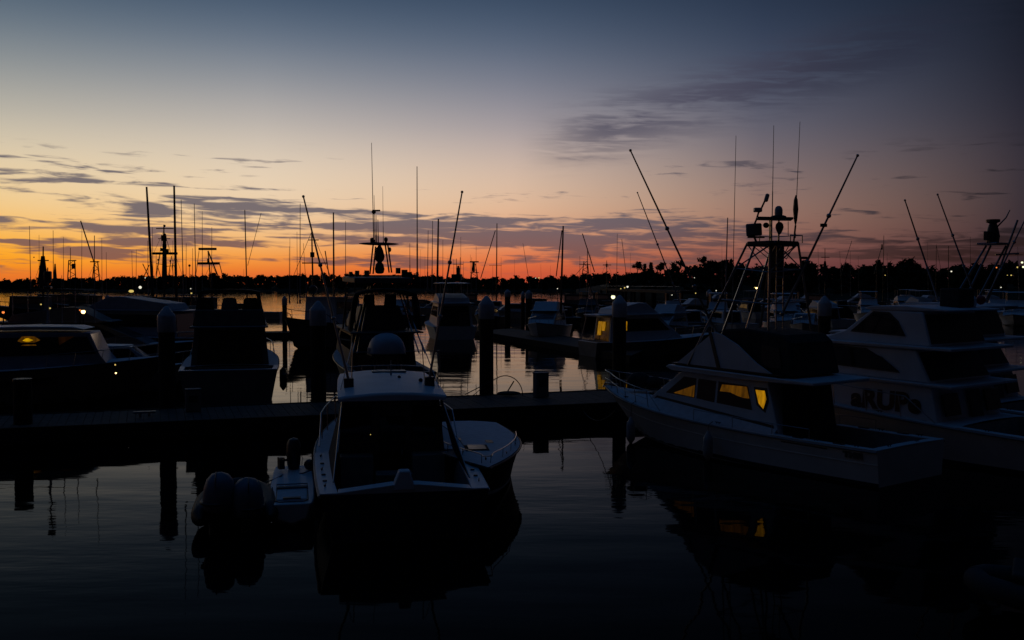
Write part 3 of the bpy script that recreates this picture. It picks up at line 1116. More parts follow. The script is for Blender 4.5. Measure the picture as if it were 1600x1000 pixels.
    ar = MB().tube([P(1179, 350, 31.5), P(1182, 343, 31.5), P(1185, 333, 31.5), P(1190, 325, 31.5), P(1195, 314, 31.5)], 0.03, 7).build('lamp_arm', BLACKM, root)
    MB().box(P(1184, 328, 31.5), (.25, .2, .14), rz=-ANG).build('flood_lamp', mat('dome_grey', (0.34, 0.36, 0.40)), ar, bevel=0.03)
    MB().box(P(1198, 309, 31.5), (.13, .12, .27), ry=R(16), rz=-ANG).build('spreader_lamp', mat('dome_grey', (0.34, 0.36, 0.40)), ar, bevel=0.05)
    # antennas
    whip(root, P(1206.5, 343, 31.6), P(1209, 196, 31.6))
    whip(root, P(1242, 372, 31.4), P(1250, 190, 31.4))
    MB().lathe([(.015, 0), (.05, .15), (.085, .5), (.06, .8), (.01, .95)], P(1243, 352, 31.4), 8).build('antenna_sheath', BLACKM, root)
    MB().tube([P(1239, 388, 31.4), P(1243, 352, 31.4)], 0.03, 6).build('antenna_mount', BLACKM, root)
    whip(root, P(1143, 545, 32.5), P(1150, 212, 32.0))
    whip(root, P(1131, 545, 33.5), P(1137, 340, 33.2), r=0.03)
    # outriggers
    rigger(root, P(1132, 548, 32.6), P(985, 235, 31.5), 0.042)
    o = rigger(root, P(1222, 490, 31.0), P(1340, 243, 31.0), 0.045)
    MB().box(P(1287, 352, 31.0), (.22, .1, .1)).build('spreader', BLACKM, o)
    MB().box(P(1257, 403, 31.0), (.2, .08, .08)).build('spreader', BLACKM, o)
    # foredeck gear
    cleats(root, [((sd * (H.b(y) - 0.13), y, H.z(y) + 0.03), R(90), 1.0) for y in (0.7, 2.0, 5.6, 10.4) for sd in (1, -1)] + [((0.5, 0.14, 1.04), 0, 1.0), ((-0.9, 0.14, 1.04), 0, 1.0)])
    for y in (1.25, 2.6):
        for sd in (1, -1):
            MB().box((sd * (H.b(y) - 0.13), y, H.z(y) + 0.045), (0.10, 0.34, 0.02), rz=0).build('hawse_plate', BLACKM, root)
    MB().box((0.35, 10.2, 1.72), (0.55, 0.55, 0.06)).build('deck_hatch', GLASS, root, bevel=0.02)
    MB().tube([(0, 11.9, 1.78), (0, 12.6, 1.78), (0, 12.72, 1.62)], 0.03, 6).build('anchor', STEEL, root)
    w = MB()
    w.ball((0.15, 10.95, 1.98), .42, 12, 8, (1.2, .8, .75))
    w.ball((0.55, 10.6, 1.9), .34, 12, 8, (1.1, .9, .7))
    w.build('covered_windlass', CANVAS, root)
    # faint marks on the quarter
    p0 = H.wall(0.95, 0.83)
    lettering('hull_lettering', 'TMFI', 0.20, mat('lettering_grey', (0.10, 0.10, 0.10), 0.5), root, (-p0.x - 0.008, 1.05, 0.74), (0, -1, 0), (0, 0, 1), 0.62)
    MB().slab([(1.55, .86), (1.55, .90), (3.1, .92), (3.1, .88)], lambda y, z: H.wall(y, (z) / 1.0).x, 0, 0.008, -1).build('hull_marking', mat('lettering_grey', (0.10, 0.10, 0.10)), root, smooth=False)
    # fenders hang from the rail: things of their own
    for y, lb in ((9.6, 'white fender hanging nearest the bow of the big right boat'), (5.75, 'white fender hanging amidships below the lit cabin')):
        q = loc + TV * (-(H.b(y) + 0.16)) + HV * y
        f = thing('fender', lb, 'fender', (q.x, q.y, 0.10), ANG, 'fenders on the big right boat')
        MB().lathe([(.03, .82), (.06, .74), (.14, .62), (.155, .5), (.155, .15), (.14, .03), (.06, -.08), (.03, -.14)], (0, 0, 0), 14).build('body', FENDER, f)
        MB().tube([(0, 0, .8), (0.03, 0, H.z(y) - .1), (0.22, 0, H.z(y) - .02)], 0.012, 6).build('lanyard', ROPE, f)
    return root


hero()


# ------------------------------------------------------------------ twin motor yachts on the far right
def motor_yacht(label, off, s0, name_text=None, B=4.5, L=15.0):
    loc = C0 + TV * off + HV * s0
    root = thing('motor_yacht', label, 'boat', loc, ANG, 'white flybridge boats on the right')
    H = Hull(L, B, 1.05, 2.2, 0.7, 1.8, full=0.45, pw=2.2, stern=0.94, zp=1.6)
    H.shell(root, HULLW, HULLB)
    H.cockpit(root, 3.9, 0.30, 0.45, GEL, LINER, tr=0.35)
    H.deck(root, GELD, 3.9)
    H.rub(root, mat('rub_rail_grey', (0.25, 0.25, 0.26)), 0.04)
    H.rail(root, STEEL, 4.6, 0.7, 0.12, 0.018, 0.4, 8)
    hw = lambda y, z: 1.98 - 0.05 * max(0, y - 5) - 0.07 * (z - 1.3)
    # lower house
    MB().solid([(4.55, 1.05), (4.85, 2.30), (11.2, 2.45), (12.6, 1.9), (12.9, 1.6)], hw).build('lower_house', GEL, root, bevel=0.04)
    if name_text:
        a = (7.55, 1.46)
        o = lettering('lettering', name_text, 0.84, LETTER, root, (-(hw(7.75, 1.48) + 0.014), 7.75, 1.48), (-0.05, -1, 0.0), (0.07, 0.0, 1), 2.6, bold=0.035)
    for sd in (1, -1):
        MB().slab([(4.9, 1.14), (4.95, 1.26), (8.6, 1.40), (8.8, 1.30)], hw, 0, .012, sd).build('house_stripe', BLACKM, root, smooth=False)
    # aft deck level
    hd = lambda y, z: 2.06 - 0.045 * max(0, y - 5.5)
    MB().solid([(4.1, 2.30), (4.1, 2.40), (7, 2.47), (11.6, 2.58), (11.8, 2.5), (7, 2.36)], hd).build('aft_deck', GEL, root, bevel=0.03)
    hs = lambda y, z: 1.92 - 0.05 * max(0, y - 5.5) - 0.09 * (z - 2.4)
    MB().solid([(4.9, 2.42), (5.45, 3.44), (10.6, 3.50), (11.5, 2.56)], hs).build('salon', GEL, root, bevel=0.05)
    win_both(root, 'window', [(6.0, 2.74), (6.65, 3.16), (7.3, 3.36), (8.4, 3.42), (10.2, 3.38), (10.6, 2.92)], hs, GLASS)
    a = MB().front((4.9, 2.42), (5.45, 3.44), hs, -0.95, 0.95, -0.02, 0.03).build('aft_curtain', VINYL, root, smooth=False)
    MB().front((11.5, 2.56), (10.6, 3.50), hs, -0.9, 0.9, 0.0, -0.02).build('windscreen', GLASS, root, smooth=False)
    # lower bulkhead door and windows
    MB().box((0.3, 4.52, 1.35), (0.7, 0.06, 1.6), rx=R(-12)).build('cabin_door', DARKCAB, root, bevel=0.01)
    for x in (-1.2, 1.35):
        MB().box((x, 4.58, 1.75), (0.9, 0.06, 0.7), rx=R(-13)).build('aft_window', GLASS, root, bevel=0.01)
    # flybridge
    hf = lambda y, z: 1.95 - 0.05 * max(0, y - 5.5)
    MB().solid([(4.2, 3.44), (4.2, 3.54), (7, 3.60), (10.4, 3.66), (10.6, 3.56), (7, 3.48)], hf).build('flybridge_deck', GEL, root, bevel=0.03)
    hg = lambda y, z: 1.72 - 0.06 * max(0, y - 5.5) - 0.10 * (z - 3.5)
    MB().solid([(5.0, 3.55), (5.35, 4.64), (7.25, 4.68), (8.2, 3.98), (9.3, 3.62)], hg).build('flybridge_house', GEL, root, bevel=0.05)
    win_both(root, 'window', [(5.95, 3.90), (6.25, 4.28), (6.6, 4.56), (7.1, 4.58), (7.95, 3.98)], hg, GLASS)
    MB().front((5.0, 3.55), (5.35, 4.64), hg, -0.96, 0.96, -0.02, 0.03).build('flybridge_curtain', VINYL, root, smooth=False)
    MB().front((8.2, 3.98), (7.25, 4.68), hg, -0.9, 0.9, 0.0, -0.02).build('windscreen', GLASS, root, smooth=False)
    ht = lambda y, z: 1.55 - 0.05 * (y - 6) ** 2 * 0.3
    MB().solid([(4.5, 4.66), (4.5, 4.72), (6.0, 4.83), (7.2, 4.81), (7.5, 4.74), (7.3, 4.67)], lambda y, z: 1.62 - 0.04 * max(0, y - 5)).build('hardtop', GEL, root, bevel=0.035)
    cleats(root, [((sd * (H.b(y) - 0.15), y, H.z(y) + 0.03), R(90), 1.0) for y in (1.2, 3.0, 6.5) for sd in (1, -1)])
    return root, H


yr, yh = motor_yacht('white motor yacht with big dark letters on its side beside the tower boat', 4.75 + 2.25, -3.5, 'aRUPe')
P = lambda px, py, Y: local(yr, at(px, py, Y))
mb = MB().box((0.35, 5.3, 5.08), (0.95, .7, .62))
mb.build('canvas_cover', CANVAS, yr, bevel=0.06)
MB().lathe([(.16, 0), (.2, .1), (.2, .3), (.1, .42), (.01, .45)], (1.0, 5.2, 4.74), 12).build('radar_dome', GEL, yr)
MB().ball((1.3, 5.0, 5.0), .16, 10, 7).build('life_ring_bag', REDM, yr)
rigger(yr, P(1466, 470, 33.5), P(1414, 313, 33.0), 0.035)
rigger(yr, P(1526, 470, 35), P(1465, 304, 34.5), 0.035)
nr, nh = motor_yacht('white motor yacht cut off by the right edge of the picture', 4.75 + 2.25 + 5.6, -1.4)
P = lambda px, py, Y: local(nr, at(px, py, Y))
# its tower leans on four raked legs
tw = P(1551, 381, 39)
MB().box(tw, (0.95, .8, .08)).build('tower_platform', ALU, nr, bevel=0.02)
for a, b in (((1500, 452), (1541, 384)), ((1507, 470), (1548, 384)), ((1516, 490), (1572, 384)), ((1535, 492), (1590, 344))):
    MB().tube([P(*a, 38.5), P(*b, 39)], 0.04, 6).build('tower_leg', ALU, nr)
MB().lathe([(.22, 0), (.26, .3), (.2, .6), (.14, .8), (.26, .85), (.26, .95)], tw, 10).build('tower_helm', BLACKM, nr)
MB().box(tw + Vector((-.4, 0, .3)), (.3, .2, .35)).build('flood_lamp', BLACKM, nr, bevel=.03)
MB().tube([tw + Vector((.2, 0, .6)), P(1572, 340, 39), P(1578, 328, 39)], 0.035, 6, r2=.02).build('outrigger', ALU, nr)
MB().tube([P(1555, 398, 39), P(1592, 396, 39)], 0.035, 6).build('tower_brace', ALU, nr)
rigger(nr, P(1540, 470, 37), P(1612, 322, 37), 0.04)

# ------------------------------------------------------------------ centre boat, seen from its stern
def centre_boat():
    A = on(500, 776, 1.05)
    Bq = on(762, 762, 1.05)
    d = Bq - A
    ang = R(10.5)
    W = d.length
    m = (A + Bq) / 2
    root = thing('sport_fishing_boat', 'white open-cockpit fishing boat seen from its stern at the centre, outriggers raised', 'boat', (m.x, m.y, 0), ang)
    H = Hull(12.8, W / 0.92, 1.05, 1.75, 0.6, 1.5, full=0.40, pw=2.1, stern=0.92)
    H.shell(root, HULLB, HULLW)
    H.cockpit(root, 4.7, 0.38, 0.28, GEL, LINER, tr=0.40, zt=0.13)
    H.deck(root, GELD, 4.7)
    H.rub(root, mat('rub_rail_grey', (0.25, 0.25, 0.26)), 0.035)
    H.rail(root, STEEL, 5.6, 0.75, 0.10, 0.018, 0.3, 6)
    # moulded post in the middle of the transom
    mb = MB()
    mb.prism([Vector((x, y, 1.08)) for x, y in ((-.30, -.02), (.22, -.02), (.22, .36), (-.30, .36))], [Vector((x, y, 1.50)) for x, y in ((-.13, .02), (.10, .02), (.10, .32), (-.13, .32))])
    mb.build('transom_post', GEL, root, bevel=0.03)
    cleats(root, [((sd * (H.b(y) - 0.15), y, H.z(y) + 0.03), R(80), 0.9) for y in (0.75, 2.6, 4.2) for sd in (1, -1)])
    for y in (1.3, 2.0, 3.3):
        for sd in (1, -1):
            MB().lathe([(.05, 0), (.05, .03), (.03, .035)], (sd * (H.b(y) - 0.17), y, H.z(y) + 0.03), 10).build('rod_holder', BLACKM, root)
    # cabin under the hardtop
    hw = lambda y, z: 1.40 - 0.03 * max(0, y - 4.6) - 0.10 * (z - 1.05)
    MB().solid([(4.7, 0.3), (4.7, 2.54), (9.3, 2.62), (10.3, 1.9), (10.7, 1.3)], hw).build('cabin', DARKCAB, root, bevel=0.03)
    win_both(root, 'window', [(5.2, 1.75), (5.2, 2.42), (8.9, 2.48), (9.7, 1.9)], hw, GLASS)
    MB().front((10.3, 1.9), (9.3, 2.62), hw, -.9, .9, 0.0, -.02).build('windscreen', GLASS, root, smooth=False)
    dr = MB().box((0.0, 4.66, 1.20), (0.66, 0.06, 1.75)).build('cabin_door', GLASS, root, bevel=0.02)
    MB().box((0.26, 4.61, 1.15), (0.03, 0.04, 0.14)).build('handle', STEEL, dr)
    for x, w in ((-0.92, .8), (0.92, .8)):
        MB().box((x, 4.66, 1.95), (w, 0.05, 0.75)).build('aft_window', GLASS, root, bevel=0.02)
        MB().box((x, 4.40, 0.72), (w * 1.05, 0.55, 0.85)).build('cockpit_locker', LINER, root, bevel=0.03)
    MB().box((-0.05, 3.0, 0.62), (0.9, 0.55, 0.62)).build('bait_box', DARKCAB, root, bevel=0.04)
    MB().ball((-0.55, 4.62, 1.62), 0.012, 8, 6).build('pilot_lamp', L_YEL, root)
    # canvas wings from the hardtop corners down to the coamings
    for sd in (1, -1):
        p = [Vector((sd * (H.b(4.6) - 0.33), 4.7, 1.12)), Vector((sd * (H.b(1.0) - 0.34), 1.0, 1.12)), Vector((sd * 1.28, 4.3, 2.52)), Vector((sd * 1.28, 4.7, 2.52))]
        q = [v - Vector((sd * 0.02, 0, 0)) for v in p]
        c = MB().prism(p, q).build('side_curtain', CANVAS, root, smooth=False)
        MB().tube([p[1], p[2]], 0.016, 6).build('curtain_edge', STEEL, c)
    # hardtop
    n = 7
    rings = []
    for y, k, dz in ((4.15, 1.0, 0), (4.2, 1.02, 0.05), (5.6, 1.02, .14), (7.4, 1.0, .22), (8.8, .94, .24), (9.4, .84, .20), (9.55, .80, .14)):
        up = [Vector((1.36 * k * x, y, 2.60 + dz + 0.10 * (1 - x * x))) for x in (-1, -.8, -.4, 0, .4, .8, 1)]
        dn = [Vector((v.x * .99, v.y, 2.53 + dz * .4)) for v in reversed(up)]
        rings.append(up + dn)
    MB().loft(rings).build('hardtop', GEL, root, bevel=0.02)
    MB().box((0.15, 8.3, 2.94), (1.0, .5, .05)).build('roof_hatch', mat('hatch_grey', (0.12, 0.12, 0.13), 0.4), root, bevel=0.02)
    g = MB()
    g.tube([(-1.2, 9.2, 3.0), (-.6, 9.5, 3.02), (.6, 9.5, 3.02), (1.2, 9.2, 3.0)], .016, 6)
    for x in (-.6, -.2, .2, .6):
        g.tube([(x, 9.48, 2.82), (x, 9.49, 3.02)], .014, 6)
    g.build('roof_rail', STEEL, root)
    for x in (-1.08, 1.08):
        MB().box((x, 5.6, 2.88), (0.26, 0.30, 0.26)).build('outrigger_mount', BLACKM, root, bevel=0.02)
    P = lambda px, py, Y: local(root, at(px, py, Y))
    for bx, tip in ((-1.08, (474, 307)), (1.08, (722, 300))):
        rigger(root, (bx, 5.6, 2.95), P(*tip, 27.5), 0.036)
    for a, b in (((-1.30, 5.2, 2.75), (-.95, 6.4, 3.9)), ((-1.0, 6.0, 2.75), (-.95, 6.4, 3.9)), ((1.30, 5.2, 2.75), (.95, 6.4, 3.9)), ((1.0, 6.0, 2.75), (.95, 6.4, 3.9))):
        MB().tube([a, b], 0.014, 6).build('outrigger_stay', STEEL, root)
    whip(root, (0.15, 7.3, 2.85), (0.15, 7.3, 3.35), .02)
    MB().ball((.9, 6.2, 2.86), .06, 8, 6).build('roof_fitting', BLACKM, root)
    MB().ball((.35, 6.8, 2.9), .05, 8, 6).build('roof_fitting', BLACKM, root)
    return root


ctr = centre_boat()


# ------------------------------------------------------------------ yacht with canvas flybridge beyond the dock, ahead of the centre boat
def canvas_yacht():
    ang = R(17)
    hv = Vector((-math.sin(ang), math.cos(ang), 0))
    p = at(619, 500, 48.3)
    root = thing('motor_yacht', 'dark motor yacht with canvas flybridge frame and wide radar bar behind the centre boat', 'boat', (p.x, p.y, 0), ang, 'boats moored beyond the main dock')
    H = Hull(15.0, 4.3, 1.2, 2.1, .7, 1.6)
    H.shell(root, HULLB)
    H.cockpit(root, 3.6, 0.3, 0.5, LINER, LINER)
    H.deck(root, GELD, 3.6)
    H.rub(root, BLACKM, .035)
    hw = lambda y, z: 1.75 - .03 * max(0, y - 4) - .08 * (z - 1)
    MB().solid([(3.6, .6), (3.75, 3.05), (10.2, 3.1), (11.6, 2.2), (11.9, 1.7)], hw).build('cabin', DARKCAB, root, bevel=.04)
    win_both(root, 'window', [(4.3, 2.1), (4.3, 2.85), (9.6, 2.9), (10.6, 2.2)], hw, GLASS)
    MB().front((3.6, .6), (3.75, 3.05), hw, -.9, .9, -.02, .03, .3, .95).build('aft_window', GLASS, root, smooth=False)
    MB().solid([(2.3, 3.02), (2.3, 3.1), (10.4, 3.2), (10.4, 3.05)], lambda y, z: 1.85 - .03 * max(0, y - 5)).build('flybridge_deck', DARKCAB, root, bevel=.03)
    # dark coaming and helm seats
    hc = lambda y, z: 1.60 - .03 * max(0, y - 4)
    MB().solid([(4.4, 3.15), (4.6, 4.35), (4.9, 4.42), (9.2, 4.2), (9.8, 3.2)], lambda y, z: hc(y, z) - 0.55 if z > 4 else hc(y, z) - .2).build('flybridge_coaming', DARKCAB, root, bevel=.04)
    for x in (-.62, .5):
        MB().prism([Vector((x - .33, 4.5, 4.3)), Vector((x + .33, 4.5, 4.3)), Vector((x + .33, 4.66, 4.3)), Vector((x - .33, 4.66, 4.3))],
                   [Vector((x - .27, 4.35, 5.0)), Vector((x + .27, 4.35, 5.0)), Vector((x + .27, 4.48, 5.0)), Vector((x - .27, 4.48, 5.0))]).build('helm_seat', CANVAS, root, bevel=.06, seg=3)
    # canvas frame: an arched tube hoop pair with a thin dark roof
    hoop = MB()
    for y in (2.9, 5.6):
        pts = [(-1.85, y, 3.15), (-1.70, y, 4.6), (-1.58, y, 5.02), (-1.0, y, 5.2), (0, y, 5.28), (1.0, y, 5.2), (1.58, y, 5.02), (1.70, y, 4.6), (1.85, y, 3.15)]
        hoop.tube(pts, .045, 8)
    hoop.build('canvas_frame', BLACKM, root)
    rr = []
    for y in (2.9, 4.2, 5.6):
        up = [Vector((x, y, z + .03)) for x, z in ((-1.6, 5.0), (-1.0, 5.2), (0, 5.28), (1.0, 5.2), (1.6, 5.0))]
        rr.append(up + [v - Vector((0, 0, .14)) for v in reversed(up)])
    MB().loft(rr).build('canvas_roof', CANVAS, root)
    for sd in (1, -1):
        MB().prism([Vector((sd * 1.84, 2.95, 3.15)), Vector((sd * 1.84, 3.8, 3.15)), Vector((sd * 1.69, 3.4, 4.6)), Vector((sd * 1.6, 2.95, 5.0))],
                   [Vector((sd * 1.70, 2.95, 3.15)), Vector((sd * 1.70, 3.8, 3.15)), Vector((sd * 1.40, 3.3, 4.6)), Vector((sd * 1.35, 2.95, 5.0))]).build('canvas_wing', CANVAS, root, bevel=.03)
    # raked stays of the mast
    P = lambda px, py, Y: local(root, at(px, py, Y))
    for a, b in (((551, 552), (576, 446)), ((558, 552), (580, 446)), ((655, 552), (622, 452)), ((664, 552), (626, 452))):
        MB().tube([P(*a, 50.2), P(*b, 53)], .042, 6).build('tower_stay', STEEL, root)
    # upper hardtop on posts
    MB().solid([(3.6, 5.58), (3.6, 5.86), (8.2, 5.98), (8.5, 5.86), (8.2, 5.66)], lambda y, z: 1.5).build('hardtop', DARKCAB, root, bevel=.04)
    for x in (-1.4, 1.4):
        for y in (4.2, 7.8):
            MB().tube([(x, y, 3.1), (x, y, 5.65)], .035, 6).build('hardtop_post', BLACKM, root)
    # radar mast
    Y = 54.0
    zt = at(593, 381, Y).z
    mst = MB()
    for a, b in (((578, 428), (583, 383)), ((583, 428), (587, 385)), ((608, 426), (602, 383)), ((612, 426), (606, 383))):
        mst.tube([P(*a, Y), P(*b, Y)], .045, 6)
    mst.tube([P(586, 390, Y), P(592, 385, Y)], .03, 6)
    mst.build('radar_mast', BLACKM, root)
    c = P(592, 381, Y)
    rings = []
    for i in range(13):
        u = -1 + i / 6
        w, hgt = .16 * math.sqrt(max(.02, 1 - u * u)) + .01, .085 * math.sqrt(max(.03, 1 - u * u))
        rings.append([c + Vector((u * 1.08, w * math.cos(a), hgt * math.sin(a))) for a in [k * math.pi / 4 for k in range(8)]])
    MB().loft(rings).build('radar_scanner', BLACKM, root)
    MB().lathe([(.07, 0), (.20, -.28), (.28, -.62), (.24, -.80), (.12, -.92), (.22, -1.05), (.27, -1.3), (.22, -1.5), (.1, -1.55)], P(593, 383, Y), 14).build('radar_gearbox', BLACKM, root)
    MB().lathe([(.09, 0), (.11, .1), (.11, .26), (.04, .3)], P(581.5, 380, Y), 10).build('gps_dome', BLACKM, root)
    MB().lathe([(.05, 0), (.06, .1), (.11, .2), (.1, .3), (.04, .36)], P(603, 381, Y), 10).build('gps_dome', BLACKM, root)
    MB().ball(P(609, 390, Y), .11, 8, 6, (.8, .8, 1.2)).build('loudhailer', BLACKM, root)
    whip(root, P(584, 381, Y), P(580.5, 223, Y), .024)
    whip(root, P(586, 381, Y), P(584.5, 305, Y), .02)
    wd = MB()
    wd.tube([P(582, 329, Y), P(594, 329, Y)], .05, 6)
    wd.ball(P(584, 331, Y), .12, 8, 6)
    wd.build('wind_sensor', BLACKM, root)
    whip(root, P(588, 380, Y), P(587.5, 336, Y), .03)
    whip(root, P(591, 380, Y), P(590.5, 343, Y), .03)
    whip(root, P(599, 381, Y), P(598, 291, Y), .015)
    whip(root, P(652, 432, Y), P(651.6, 260, Y), .036)
    whip(root, P(640.5, 428, Y), P(640.3, 380, Y), .02)
    tb = MB()
    for px, py, s in ((548, 428, .18), (558, 427, .22), (573, 427, .24), (622, 423, .24), (632, 427, .3), (640, 429, .22)):
        tb.box(P(px, py, Y), (s, .2, s * 1.3))
    tb.tube([P(545, 431, Y), P(648, 431, Y)], .05, 6)
    tb.build('roof_gear', BLACKM, root)
    # transom rail
    q = MB()
    q.tube([(-2.1, .15, 1.2), (-2.1, .15, 2.25), (2.2, .15, 2.25), (2.2, .15, 1.2)], .025, 6)
    q.build('stern_rail', STEEL, root)
    # pale dome-shaped tender cover resting on the stern
    c = at(604, 551, 48.6)
    dm = thing('covered_tender', 'big pale dome-shaped cover with a rim band on the stern behind the hardtop', 'boat cover', (c.x, c.y, c.z), ang)
    rings = []
    for i in range(11):
        a = i / 10 * math.pi
        rr_ = math.sin(a) ** .55 if 0 < i < 10 else .02
        yy = -1.0 * math.cos(a)
        rings.append([Vector((.90 * rr_ * math.copysign(abs(math.cos(b)) ** .85, math.cos(b)), yy, .97 * rr_ * math.sin(b) ** .9 if b < math.pi else 0)) for b in [k * math.pi / 12 for k in range(12)] + [math.pi]])
    MB().loft(rings).build('cover', mat('tender_cover', (0.42, 0.46, 0.54), .5, var=.08), dm, ang=70)
    MB().lathe([(.86, -.06), (.93, -.04), (.93, .24), (.90, .26)], (0, 0, 0), 28).build('rim_band', mat('tender_band', (0.26, 0.29, 0.35), .5), dm)
    cr = MB()
    for x in (-.6, .6):
        cr.tube([(x, -.4, -1.0), (x, -.4, 0)], .05, 6)
        cr.tube([(x, .5, -1.0), (x, .5, 0)], .05, 6)
    cr.box((0, 0, -.08), (1.7, 1.6, .06))
    cr.build('cradle', BLACKM, dm)
    return root


canvas_yacht()


# ------------------------------------------------------------------ general cruiser used for the other moored boats
def cruiser(name, label, loc, rz, L, B, z0=1.0, z1=1.6, fly=True, hull=None, cab=None, canvas=False, lit=None, group=None, cat='boat', hard=True, rails=4, house=(0.30, 0.78), hh=1.35, boot=None, k1=.66, k2=.92):
    root = thing(name, label, cat, (loc[0], loc[1], 0), rz, group)
    H = Hull(L, B, z0, z1, .5, L * .11, n=12)
    H.shell(root, hull or HULLW, boot)
    yc = L * (house[0] - .02)
    H.cockpit(root, yc, .22, z0 - .65, GEL, LINER, tr=.22)
    H.deck(root, GELD, yc)
    H.rub(root, BLACKM, .025)
    if rails:
        H.rail(root, STEEL, L * .5, .6, .1, .018, .2, rails)
    cab = cab or GEL
    ya, yf = L * house[0], L * house[1]
    w0 = B * .40
    zb = H.z(ya) - .35
    zt = H.z(ya) + hh
    hw = lambda y, z: w0 - .035 * max(0, y - ya) - .09 * (z - zb)
    ln = yf - ya
    prof = [(ya, zb), (ya + .25, zt), (ya + ln * k1 * .6, zt + .06), (ya + ln * k1, zt + .02), (ya + ln * k2, H.z(yf) + .35), (yf, H.z(yf) - .05)]
    MB().solid(prof, hw).build('cabin', cab, root, bevel=.04)
    wz0, wz1 = zt - hh * .58, zt - hh * .14
    win_both(root, 'window', [(ya + .55, wz0), (ya + .6, wz1), (ya + ln * (k1 - .02), wz1 + .03), (ya + ln * (k1 + (k2 - k1) * .54), wz0 + .1)], hw, GLASS,
             lit=lit)
    MB().front((ya + ln * k2, H.z(yf) + .35), (ya + ln * k1, zt + .02), hw, -.92, .92, 0, -.02).build('windscreen', GLASS, root, smooth=False)
    MB().front((ya, zb), (ya + .25, zt), hw, -.85, .85, -.02, .03, .15, .92).build('aft_window', GLASS if not canvas else VINYL, root, smooth=False)
    if fly:
        hf = lambda y, z: w0 * .98 - .03 * max(0, y - ya)
        MB().solid([(ya - L * .07, zt + .02), (ya - L * .07, zt + .10), (ya + ln * .70, zt + .18), (ya + ln * .74, zt + .10), (ya + ln * .66, zt + .03)], hf).build('flybridge_deck', cab, root, bevel=.03)
        hg = lambda y, z: w0 * .86 - .03 * max(0, y - ya) - .08 * (z - zt)
        MB().solid([(ya + ln * .05, zt + .12), (ya + ln * .08, zt + .55), (ya + ln * .40, zt + 1.0), (ya + ln * .50, zt + 1.0), (ya + ln * .68, zt + .15)], hg).build('flybridge', cab, root, bevel=.04)
        if hard:
            zt2 = zt + 2.0
            MB().solid([(ya, zt2), (ya, zt2 + .07), (ya + ln * .35, zt2 + .15), (ya + ln * .55, zt2 + .1), (ya + ln * .57, zt2 + .02)], lambda y, z: w0 * .82).build('hardtop', CANVAS if canvas else cab, root, bevel=.03)
            for sd in (1, -1):
                for y in (ya + ln * .08, ya + ln * .5):
                    MB().tube([(sd * w0 * .74, y, zt + .1), (sd * w0 * .74, y, zt2 + .02)], .03, 6).build('hardtop_post', STEEL, root)
    return root, H, zt


# left flybridge boat seen from the stern
def stern_flybridge():
    ang = R(14)
    p = at(356, 500, 43.5)
    root, H, zt = cruiser('flybridge_cruiser', 'dark flybridge boat seen from the stern with three seat backs, left of the centre boat', (p.x, p.y), ang, 13.5, 4.45, 1.75, 2.4, fly=False, hull=HULLG, cab=DARKCAB, group='boats moored beyond the main dock', house=(.18, .72), hh=1.75, rails=7)
    ya = 13.5 * .18
    hf = lambda y, z: 1.72 - .02 * max(0, y - ya)
    MB().solid([(1.4, zt + .02), (1.4, zt + .1), (8.6, zt + .2), (8.6, zt + .05)], hf).build('flybridge_deck', HULLG, root, bevel=.03)
    MB().solid([(1.9, zt + .1), (2.0, zt + .85), (7.4, zt + .75), (8.2, zt + .15)], lambda y, z: 1.52).build('flybridge_coaming', DARKCAB, root, bevel=.05)
    for x, y, m in ((-1.05, 2.4, CANVAS), (0.0, 2.4, mat('seat_vinyl', (0.24, 0.26, 0.30), .6)), (0.95, 2.4, CANVAS)):
        MB().prism([Vector((x + dx, y + dy, zt + .8)) for dx, dy in ((-.40, 0), (.40, 0), (.40, .16), (-.40, .16))],
                   [Vector((x + dx * .72, y + dy - .08, zt + 1.38)) for dx, dy in ((-.40, 0), (.40, 0), (.40, .16), (-.40, .16))]).build('helm_seat', m, root, bevel=.08, seg=3)
    zz = at(362, 452, 45).z
    rr = []
    for y in (2.2, 4.0, 6.0):
        up = [Vector((x, y, zz - .12 * abs(x / 1.36) ** 3)) for x in (-1.36, -1.0, -.4, .4, 1.0, 1.36)]
        rr.append(up + [v - Vector((0, 0, .16)) for v in reversed(up)])
    MB().loft(rr).build('canvas_roof', CANVAS, root)
    for sd in (1, -1):
        MB().prism([Vector((sd * 1.62, 2.2, zt + .1)), Vector((sd * 1.62, 2.6, zt + .1)), Vector((sd * 1.34, 2.6, zz - .1)), Vector((sd * 1.34, 2.2, zz - .1))],
                   [Vector((sd * 1.42, 2.2, zt + .1)), Vector((sd * 1.42, 2.6, zt + .1)), Vector((sd * 1.18, 2.6, zz - .1)), Vector((sd * 1.18, 2.2, zz - .1))]).build('canvas_wing', CANVAS, root, bevel=.02)
        ps = MB().tube([(sd * 1.4, 6.0, zt + .2), (sd * 1.3, 6.0, zz - .1)], .03, 6)
        ps.build('frame_post', BLACKM, root)
    for xt, yt, xb, r in ((283, 312, 287, .024), (303.5, 318, 306.5, .024)):
        whip(root, local(root, at(xb, 470, 46)), local(root, at(xt, yt, 46)), r)
    for y in (3.0, 5.6):
        MB().lathe([(.03, .9), (.16, .75), (.17, .2), (.03, 0)], (H.b(y) + .2, y, .5), 12).build('side_bumper', RUBBER, root)
    return root


stern_flybridge()

